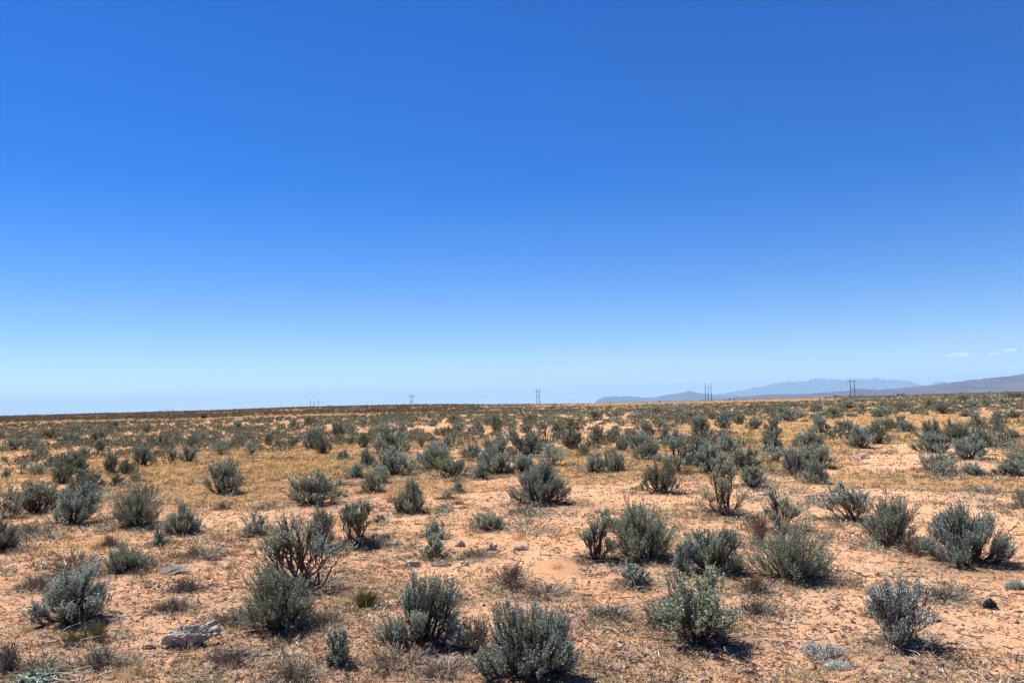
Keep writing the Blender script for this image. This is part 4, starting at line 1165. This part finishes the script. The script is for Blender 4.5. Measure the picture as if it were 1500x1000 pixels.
cushion(1225, 980, 36, 9, 'silver', 'scraggly small cushion plant just in front of the white woolly one', 6)

def limb(pts, radius, label, seed, forks=5, m='deadwood', name='dead_branch'):
    rng = np.random.RandomState(seed)
    W = [place(u, v) for (u, v) in pts]
    z0 = terrain(W[0][0], W[0][1])
    base = np.array([W[0][0], W[0][1], float(z0)])
    P = np.array([[a, b, float(terrain(a, b)) + radius * 0.8] for a, b, _ in W]) - base
    t = np.linspace(0, len(P) - 1, 9); i0 = np.minimum(t.astype(int), len(P) - 2); f = (t - i0)[:, None]
    Q = P[i0] * (1 - f) + P[i0 + 1] * f
    Q[1:-1] += rng.normal(size=(7, 3)) * np.array([0.012, 0.012, 0.005])
    root = MB(); tubes(root, Q[None], (np.linspace(1.1, 0.3, 9) * radius)[None], 6)
    L = np.linalg.norm(P[-1] - P[0])
    k = rng.randint(1, 8, forks)
    A = Q[k]; d = unit(Q[np.minimum(k + 1, 8)] - Q[k - 1])
    a = rng.choice([-1, 1], forks) * rng.uniform(0.4, 1.0, forks)
    d = np.stack([d[:, 0] * np.cos(a) - d[:, 1] * np.sin(a), d[:, 0] * np.sin(a) + d[:, 1] * np.cos(a), rng.uniform(0, 0.3, forks)], 1)
    B = A + d * (L * rng.uniform(0.15, 0.4, forks))[:, None]
    tubes(root, curve_between(A, B, 4, 0.08, rng, 1, 1), radius * 0.5 * np.linspace(1, 0.3, 4)[None] * np.ones((forks, 1)), 4)
    o = root.obj(name, M[m]); o.location = base
    tag(o, label, 'dead branch', 'dead branches lying on the sand')
limb([(876, 826), (893, 835), (916, 838)], 0.010, 'dead limb trailing right from the foot of the slim vase sagebrush', 1, 6)
limb([(874, 829), (864, 838), (858, 842)], 0.010, 'dead limb trailing left from the foot of the slim vase sagebrush', 2, 4)
limb([(1040, 940), (1050, 955), (1068, 966)], 0.008, 'bent grey root-like limb in front of the fan-stemmed sagebrush', 3, 6, 'twig_grey')
limb([(1048, 983), (1070, 984), (1094, 987)], 0.006, 'dry twig branch on the sand below the fan-stemmed sagebrush', 4, 7)
limb([(1256, 841), (1268, 845), (1284, 846)], 0.010, 'dark flat stick left of the tiny orange tuft', 5, 2, 'bark')
limb([(1300, 842), (1330, 846), (1352, 840)], 0.004, 'thin grey stick on the sand left of the dense right-edge sagebrush', 6, 2)
limb([(1330, 800), (1362, 806), (1385, 800)], 0.005, 'pale dead branch at the left foot of the dense right-edge sagebrush', 7, 8, 'twig_grey')
limb([(226, 927), (243, 932), (262, 928)], 0.005, 'thin grey stick just left of the big tan rock', 8, 2)
limb([(268, 920), (282, 916), (296, 912)], 0.005, 'thin dark stick just above the big tan rock', 9, 2)
limb([(60, 962), (74, 964), (90, 962)], 0.006, 'short pale stick at the left in front of the black-centred sagebrush', 10, 1, 'twig_grey')
limb([(305, 962), (322, 950), (340, 938)], 0.004, 'pale bundle of dead twigs right of the big tan rock', 11, 9, 'twig_grey')
limb([(625, 905), (650, 925), (663, 955)], 0.0035, 'long bent pale twig across the bent-twig sagebrush', 12, 2, 'straw')
limb([(1366, 928), (1395, 940), (1415, 935)], 0.004, 'thin dark twig right of the lone silvery bush', 13, 4)
limb([(1278, 970), (1295, 978), (1310, 982)], 0.004, 'forked dead twig between the white cushion plant and the silvery bush', 14, 4)
limb([(1440, 975), (1460, 972), (1465, 976)], 0.003, 'small dark twig at the bottom right corner', 15, 3)
limb([(965, 690), (940, 700), (920, 712)], 0.010, 'dead black branch reaching left from the dead-branched sagebrush', 16, 6, 'bark')
limb([(1188, 982), (1196, 974), (1206, 972)], 0.008, 'charred black sticks below the white woolly cushion plant', 17, 5, 'bark')
limb([(1490, 770), (1478, 778), (1468, 786)], 0.006, 'dark bare branch at the right edge above the dense sagebrush', 18, 3, 'bark')

# ------------------------------------------------------------------ power line
def tube_mb(mb, A, B, r0, r1, sides=8):
    tubes(mb, np.array([[A, B]], float), np.array([[r0, r1]]), sides)
    n = sides

def hframe(u, dist, height, spacing, label, three=False, yaw=0.0, lean=0.0):
    x, y = at_dist(u, dist)
    z = float(terrain(x, y))
    root = empty('power_pole', (x, y, z), -math.atan2(x, y) + yaw)
    hs = [height, height * 0.86, height] if three else [height, height]
    xs = [-spacing, 0, spacing] if three else [-spacing / 2, spacing / 2]
    for hx, hh in zip(xs, hs):
        p = MB(); tube_mb(p, (hx, 0, -1), (hx, 0, hh), 0.34, 0.22); p.obj('pole', M['wood'], root)
    if three:
        for hx, hh in zip(xs, hs):
            for s in (0.97, 0.93, 0.89):
                m = MB(); tube_mb(m, (hx, -0.35, hh * s), (hx, 0.35, hh * s), 0.09, 0.09, 6); m.obj('insulator', M['metal'], root)
    else:
        m = MB()
        tube_mb(m, (-spacing * 1.3, 0.26, height * 0.86), (spacing * 1.3, 0.26, height * 0.86), 0.14, 0.14, 4)
        m.obj('crossarm', M['wood'], root)
        m = MB()
        tube_mb(m, (-spacing / 2, 0.24, height * 0.58), (spacing / 2, 0.24, height * 0.40), 0.09, 0.09, 4)
        tube_mb(m, (-spacing / 2, -0.24, height * 0.40), (spacing / 2, -0.24, height * 0.58), 0.09, 0.09, 4)
        m.obj('cross_brace', M['wood'], root)
        for q in (-1.25, 0, 1.25):
            m = MB(); tube_mb(m, (spacing * q, 0.26, height * 0.855), (spacing * q, 0.26, height * 0.80), 0.10, 0.13, 6); m.obj('insulator', M['metal'], root)
    tag(root, label, 'power pole', 'power line across the plain')
    return x, y, z + height * 0.8
POLES = [hframe(1249.5, 815, 17.8, 3.4, 'tallest dark H-shaped power pole in front of the brown hills at right'),
         hframe(1038, 860, 18.4, 2.9, 'three tall bare poles standing together right of the blue peak', True),
         hframe(788.5, 900, 17.5, 2.7, 'H-shaped power pole on the skyline in the middle of the photo'),
         hframe(603, 1000, 18.4, 3.2, 'H-shaped power pole on the crest of the low rise, left of centre'),
         hframe(460.5, 1120, 17.0, 5.0, 'three short distant poles just showing over the rise at left', True)]
x9, y9 = at_dist(479, 1700); hframe(479, 1700, 19.5, 5.0, 'tiny far H-shaped pole top right of the three short poles')
ends = [at_dist(1900, 900) + (14.0,)] + [(p[0], p[1], p[2]) for p in POLES] + [at_dist(479, 1700) + (float(terrain(*at_dist(479, 1700))) + 16,)]
for q in (-4.0, 0.0, 4.0):
    mb = MB()
    for a, b in zip(ends[:-1], ends[1:]):
        t = np.linspace(0, 1, 14)[:, None]
        A = np.array(a) + np.array([q * 0.5, q * 0.8, 0]); B = np.array(b) + np.array([q * 0.5, q * 0.8, 0])
        P = A * (1 - t) + B * t; P[:, 2] -= (4 * t * (1 - t) * 3.5)[:, 0]
        tubes(mb, P[None], np.full((1, 14), 0.014), 3)
    o = mb.obj('power_cable', M['metal'])
    tag(o, 'thin dark cable strung between the skyline power poles', 'cable', 'cables of the power line')

# ------------------------------------------------------------------ far junipers, fence posts
def juniper(u, dist, W, H, label, seed, v=None):
    if v is None: x, y = at_dist(u, dist)
    else: x, y, _ = place(u, v)
    z = float(terrain(x, y))
    root = empty('juniper', (x, y, z))
    rng = np.random.RandomState(seed)
    t = MB(); tubes(t, [[(0, 0, -0.2), (0.05 * W, 0, H * 0.35), (0, 0.03, H * 0.7)]], [[0.08 * W, 0.06 * W, 0.03 * W]], 6)
    t.obj('trunk', M['bark'], root)
    c = MB(); n = 900
    ctr = rng.normal(size=(9, 3)) * np.array([0.26 * W, 0.26 * W, 0.17 * H]) + np.array([0, 0, H * 0.55])
    k = rng.randint(0, 9, n)
    B = ctr[k] + unit(rng.normal(size=(n, 3))) * np.array([0.2 * W, 0.2 * W, 0.2 * H]) * rng.uniform(0.3, 1, (n, 1))
    B[:, 2] = np.maximum(B[:, 2], 0.03 * H)
    leaves(c, B, rng.normal(size=(n, 3)) + np.array([0, 0, 0.8]), np.full(n, 0.13 * W), np.full(n, 0.07 * W), rng)
    c.obj('crown', M['juniper'], root)
    tag(root, label, 'juniper', 'dark junipers near the skyline')
juniper(298, 0, 1.3, 1.15, 'round black-green juniper on the yellow strip at left', 1, v=613)
for k, (u, s, lab) in enumerate([(1225, 2.9, 'larger of two dark junipers left of the tallest power pole'), (1231, 2.2, 'smaller of two dark junipers left of the tallest power pole'),
        (1244, 1.8, 'small dark juniper touching the left of the tallest power pole'), (1261, 2.0, 'small dark juniper just right of the tallest power pole'),
        (1315, 2.4, 'left one of two dark junipers before the brown hills'), (1322, 2.8, 'right one of two dark junipers before the brown hills'),
        (966, 2.3, 'lone dark juniper on the skyline left of the blue peak'), (1026, 1.7, 'left one of two dark dots left of the three tall poles'),
        (1030, 1.7, 'right one of two dark dots left of the three tall poles'), (1069, 1.9, 'left one of two dark junipers right of the three tall poles'),
        (1077, 1.9, 'right one of two dark junipers right of the three tall poles'), (1408, 2.2, 'lone dark juniper on the right skyline below the clouds'),
        (1450, 2.2, 'dark juniper on the skyline near the right edge'), (769, 1.6, 'small dark juniper on the skyline left of the middle power pole')]):
    juniper(u, 1080, s * 1.2, s, lab, 20 + k)
for k, (u, v, h, lab) in enumerate([(38.7, 622, 0.5, 'leftmost of three dark fence posts on the yellow strip'), (43, 622, 0.55, 'middle of three dark fence posts on the yellow strip'),
                               (48.3, 622.5, 0.6, 'rightmost and thickest of three dark fence posts on the yellow strip')]):
    x, y, r = place(u, v)
    mb = MB(); w = 0.05 if k < 2 else 0.12
    tubes(mb, [[(0, 0, -0.1), (0.01, 0, h * 0.5), (0.02, 0, h * 0.98), (0.02, 0, h)]], [[w, w * 0.95, w * 0.9, w * 0.3]], 7)
    o = mb.obj('fence_post', M['wood']); o.location = (x, y, float(terrain(x, y)))
    tag(o, lab, 'fence post', 'fence posts at the far left')

# ------------------------------------------------------------------ mountains
def mountain_mat(name, c1, c2, scale):
    m, nt, out = mat(name)
    tc = N(nt, 'ShaderNodeTexCoord')
    f = noise(nt, tc.outputs['Object'], scale, 6, 0.65)
    col = ramp(nt, f, [(0.35, c1), (0.65, c2)])
    d = N(nt, 'ShaderNodeBsdfDiffuse'); nt.links.new(col, d.inputs['Color']); nt.links.new(d.outputs[0], out.inputs['Surface'])
    return m

def mrange(name, prof, dist, depth, mt, label, seed, rough=0.05):
    """prof: (u, elevation in photo pixels over the level line) along the crest"""
    us = np.array([p[0] for p in prof], float); es = np.array([p[1] for p in prof], float)
    nu = 420; nd = 27
    u = np.linspace(us[0], us[-1], nu)
    e = np.interp(u, us, es)
    az = np.arctan((u - 750) / F)
    crest = EYE + dist * e / F / np.cos(az)
    t = np.linspace(-1, 1, nd)
    R = dist / np.cos(az)[None] + t[:, None] * depth
    sh = (1 - np.abs(t)) ** 1.1
    U, Tt = np.meshgrid(u, t)
    nz = fbm(U / 26.0, Tt * 2.4 + seed, seed, 5) - 0.5
    fold = np.abs(fbm(U / 9.0 + Tt * 1.2, Tt * 1.5 + seed, seed + 3, 4) - 0.5) * 2
    Z = crest[None] * sh[:, None] * (1 + rough * 1.2 * nz) - crest[None] * rough * fold * np.sin(np.abs(Tt) * math.pi)
    Z = Z + crest[None] * (0.22 if dist > 20000 else 0.12) * (fbm(U / 6.0, Tt * 0 + seed, seed + 9, 4) - 0.5) * np.clip(1 - np.abs(Tt) * 2.5, 0, 1)
    Z = np.where(np.abs(t)[:, None] >= 0.999, -60.0, Z)
    X = R * np.sin(az)[None]; Y = R * np.cos(az)[None]
    V = np.stack([X, Y, Z], -1).reshape(-1, 3)
    i = np.arange(nd - 1)[:, None]; j = np.arange(nu - 1)[None]
    Q = np.stack([i * nu + j, i * nu + j + 1, (i + 1) * nu + j + 1, (i + 1) * nu + j], -1).reshape(-1, 4)
    mb = MB(); mb.add(V, Q)
    o = mb.obj(name, mt, smooth=True)
    tag(o, label, 'mountain range', kind='structure')
MB1 = mountain_mat('blue_mountain_rock', (0.02, 0.028, 0.04), (0.06, 0.07, 0.085), 0.0012)
MB2 = mountain_mat('brown_hill_rock', (0.035, 0.032, 0.042), (0.10, 0.078, 0.08), 0.002)
lvl = lambda u: 610.5 - 0.0233 * u
def P(*uv): return [(u, lvl(u) - v) for u, v in uv]
mrange('mountain_range', P((1030, 587), (1048, 577), (1080, 573), (1108, 568), (1140, 561), (1175, 560), (1197, 556.5), (1235, 557.5), (1255, 557), (1292, 557), (1310, 558), (1330, 561), (1346, 565), (1360, 572)),
       42000, 5000, MB1, 'long pale blue mountain range right of the three tall poles', 1)
mrange('mountain_range', P((868, 592), (872, 586), (884, 581), (903, 580), (920, 580.5), (940, 582.5), (956, 582), (970, 579), (986, 577), (1006, 572.5), (1020, 576), (1036, 577.5), (1060, 579), (1100, 581), (1160, 586)),
       26000, 3000, MB1, 'low blue peaks between the middle and the three tall poles', 2)
mrange('mountain_range', P((1358, 572), (1366, 562), (1374, 560), (1382, 562), (1392, 570)), 44000, 2500, MB1, 'tiny blue summit peeking over the brown hills at right', 3)
mrange('hills', P((960, 590), (1050, 585), (1120, 578), (1180, 577), (1235, 573.5), (1250, 570.5), (1262, 570), (1280, 572), (1330, 568), (1390, 563), (1420, 559), (1450, 556.5), (1480, 554), (1500, 551), (1560, 546), (1700, 548), (1900, 560)),
       12500, 2600, MB2, 'long mauve-brown hills rising towards the right edge', 4)
mrange('mountain_range', P((30, 612), (40, 606.6), (52, 606.9), (66, 609)), 50000, 2000, MB1, 'tiny blue ridge above the skyline at the far left', 5)
mrange('mountain_range', P((120, 608), (140, 604.2), (175, 603.6), (195, 607)), 50000, 2000, MB1, 'faint blue ridge above the skyline, second from left', 6)
mrange('mountain_range', P((215, 606), (235, 600), (248, 599.3), (262, 601.5), (275, 606)), 50000, 2000, MB1, 'faint blue ridge above the skyline left of the dark juniper', 7)

# ------------------------------------------------------------------ clouds (beyond and above the haze)
def cloud_mat():
    m, nt, out = mat('cloud_vapour')
    tc = N(nt, 'ShaderNodeTexCoord')
    d = N(nt, 'ShaderNodeBsdfDiffuse', i={'Color': (0.9, 0.9, 0.9, 1)}); t = N(nt, 'ShaderNodeBsdfTranslucent', i={'Color': (0.9, 0.9, 0.9, 1)})
    cn = N(nt, 'ShaderNodeCombineXYZ', i={0: SUNV.x, 1: SUNV.y, 2: SUNV.z}); nt.links.new(cn.outputs[0], d.inputs['Normal'])
    mx = N(nt, 'ShaderNodeMixShader', i={0: 0.15}); nt.links.new(d.outputs[0], mx.inputs[1]); nt.links.new(t.outputs[0], mx.inputs[2])
    tr = N(nt, 'ShaderNodeBsdfTransparent')
    f = noise(nt, tc.outputs['Object'], 0.0018, 4, 0.6)
    lw = N(nt, 'ShaderNodeLayerWeight', i={'Blend': 0.35})
    a = math_n(nt, 'MULTIPLY', ramp(nt, f, [(0.35, (0, 0, 0)), (0.7, (1, 1, 1))]), math_n(nt, 'SUBTRACT', 1.0, lw.outputs['Facing']))
    m2 = N(nt, 'ShaderNodeMixShader'); nt.links.new(math_n(nt, 'MULTIPLY', a, 0.32, clamp=True), m2.inputs[0])
    nt.links.new(tr.outputs[0], m2.inputs[1]); nt.links.new(mx.outputs[0], m2.inputs[2])
    nt.links.new(m2.outputs[0], out.inputs['Surface'])
    return m
CM = cloud_mat()
CD = 120000.0
for k, (u, v, w, h, lab) in enumerate([(1404, 519.5, 34, 7, 'brightest small white cloud over the brown hills at right'), (1455, 518, 18, 3.5, 'thin flat cloud right of the brightest small cloud'),
        (1479, 512.5, 20, 5, 'small wispy cloud nearest the right edge, highest of all'), (1430, 544, 30, 3.5, 'faint streak of cloud low above the brown hills'),
        (1483, 538.5, 36, 4, 'long faint cloud streak low at the right edge'), (582, 577, 14, 2.6, 'tiny pinkish cloud sliver left of the skyline H-shaped pole'), (1387, 550, 12, 2.5, 'tiniest faint cloud above the blue summit')]):
    d = ray(u, v); s = CD / math.hypot(d[0], d[1])
    bm = bmesh.new(); bmesh.ops.create_icosphere(bm, subdivisions=5, radius=1.0)
    W = w / F * CD / 2 * 0.68; H = h / F * CD / 2 * 0.6
    off = Vector((k * 5.3, 1.1, 2.2))
    for vt in bm.verts:
        c = vt.co.copy(); f = 1 + 0.55 * mnoise.noise(c * 1.6 + off) + 0.35 * mnoise.noise(c * 4 + off)
        vt.co = Vector((c.x * f * W, c.y * f * W * 0.6, c.z * f * H * (1.15 - 0.3 * abs(c.x))))
    me = bpy.data.meshes.new('cloud'); bm.to_mesh(me); bm.free(); me.materials.append(CM)
    for pl in me.polygons: pl.use_smooth = True
    o = bpy.data.objects.new('cloud', me); COL.objects.link(o)
    o.location = (d[0] * s, d[1] * s, EYE + d[2] * s); o.rotation_euler = (0, 0, -math.atan2(d[0], d[1]))
    tag(o, lab, 'cloud', 'small clouds near the horizon')

# ------------------------------------------------------------------ haze
def haze():
    m, nt, out = mat('haze')
    v = N(nt, 'ShaderNodeVolumePrincipled')
    v.inputs['Color'].default_value = (0.46, 0.715, 1.0, 1)
    v.inputs['Density'].default_value = 3.4e-5
    v.inputs['Anisotropy'].default_value = 0.0
    nt.links.new(v.outputs[0], out.inputs['Volume'])
    R = 62000.0; z0 = -160.0; z1 = 1150.0
    bm = bmesh.new(); bmesh.ops.create_cube(bm, size=1.0)
    for q in bm.verts: q.co = Vector((q.co.x * 2 * R, q.co.y * 2 * R, z0 if q.co.z < 0 else z1))
    me = bpy.data.meshes.new('haze'); bm.to_mesh(me); bm.free(); me.materials.append(m)
    o = bpy.data.objects.new('haze', me); COL.objects.link(o)
    tag(o, 'thin blue air haze over the plain and mountains', 'haze', kind='stuff')
haze()
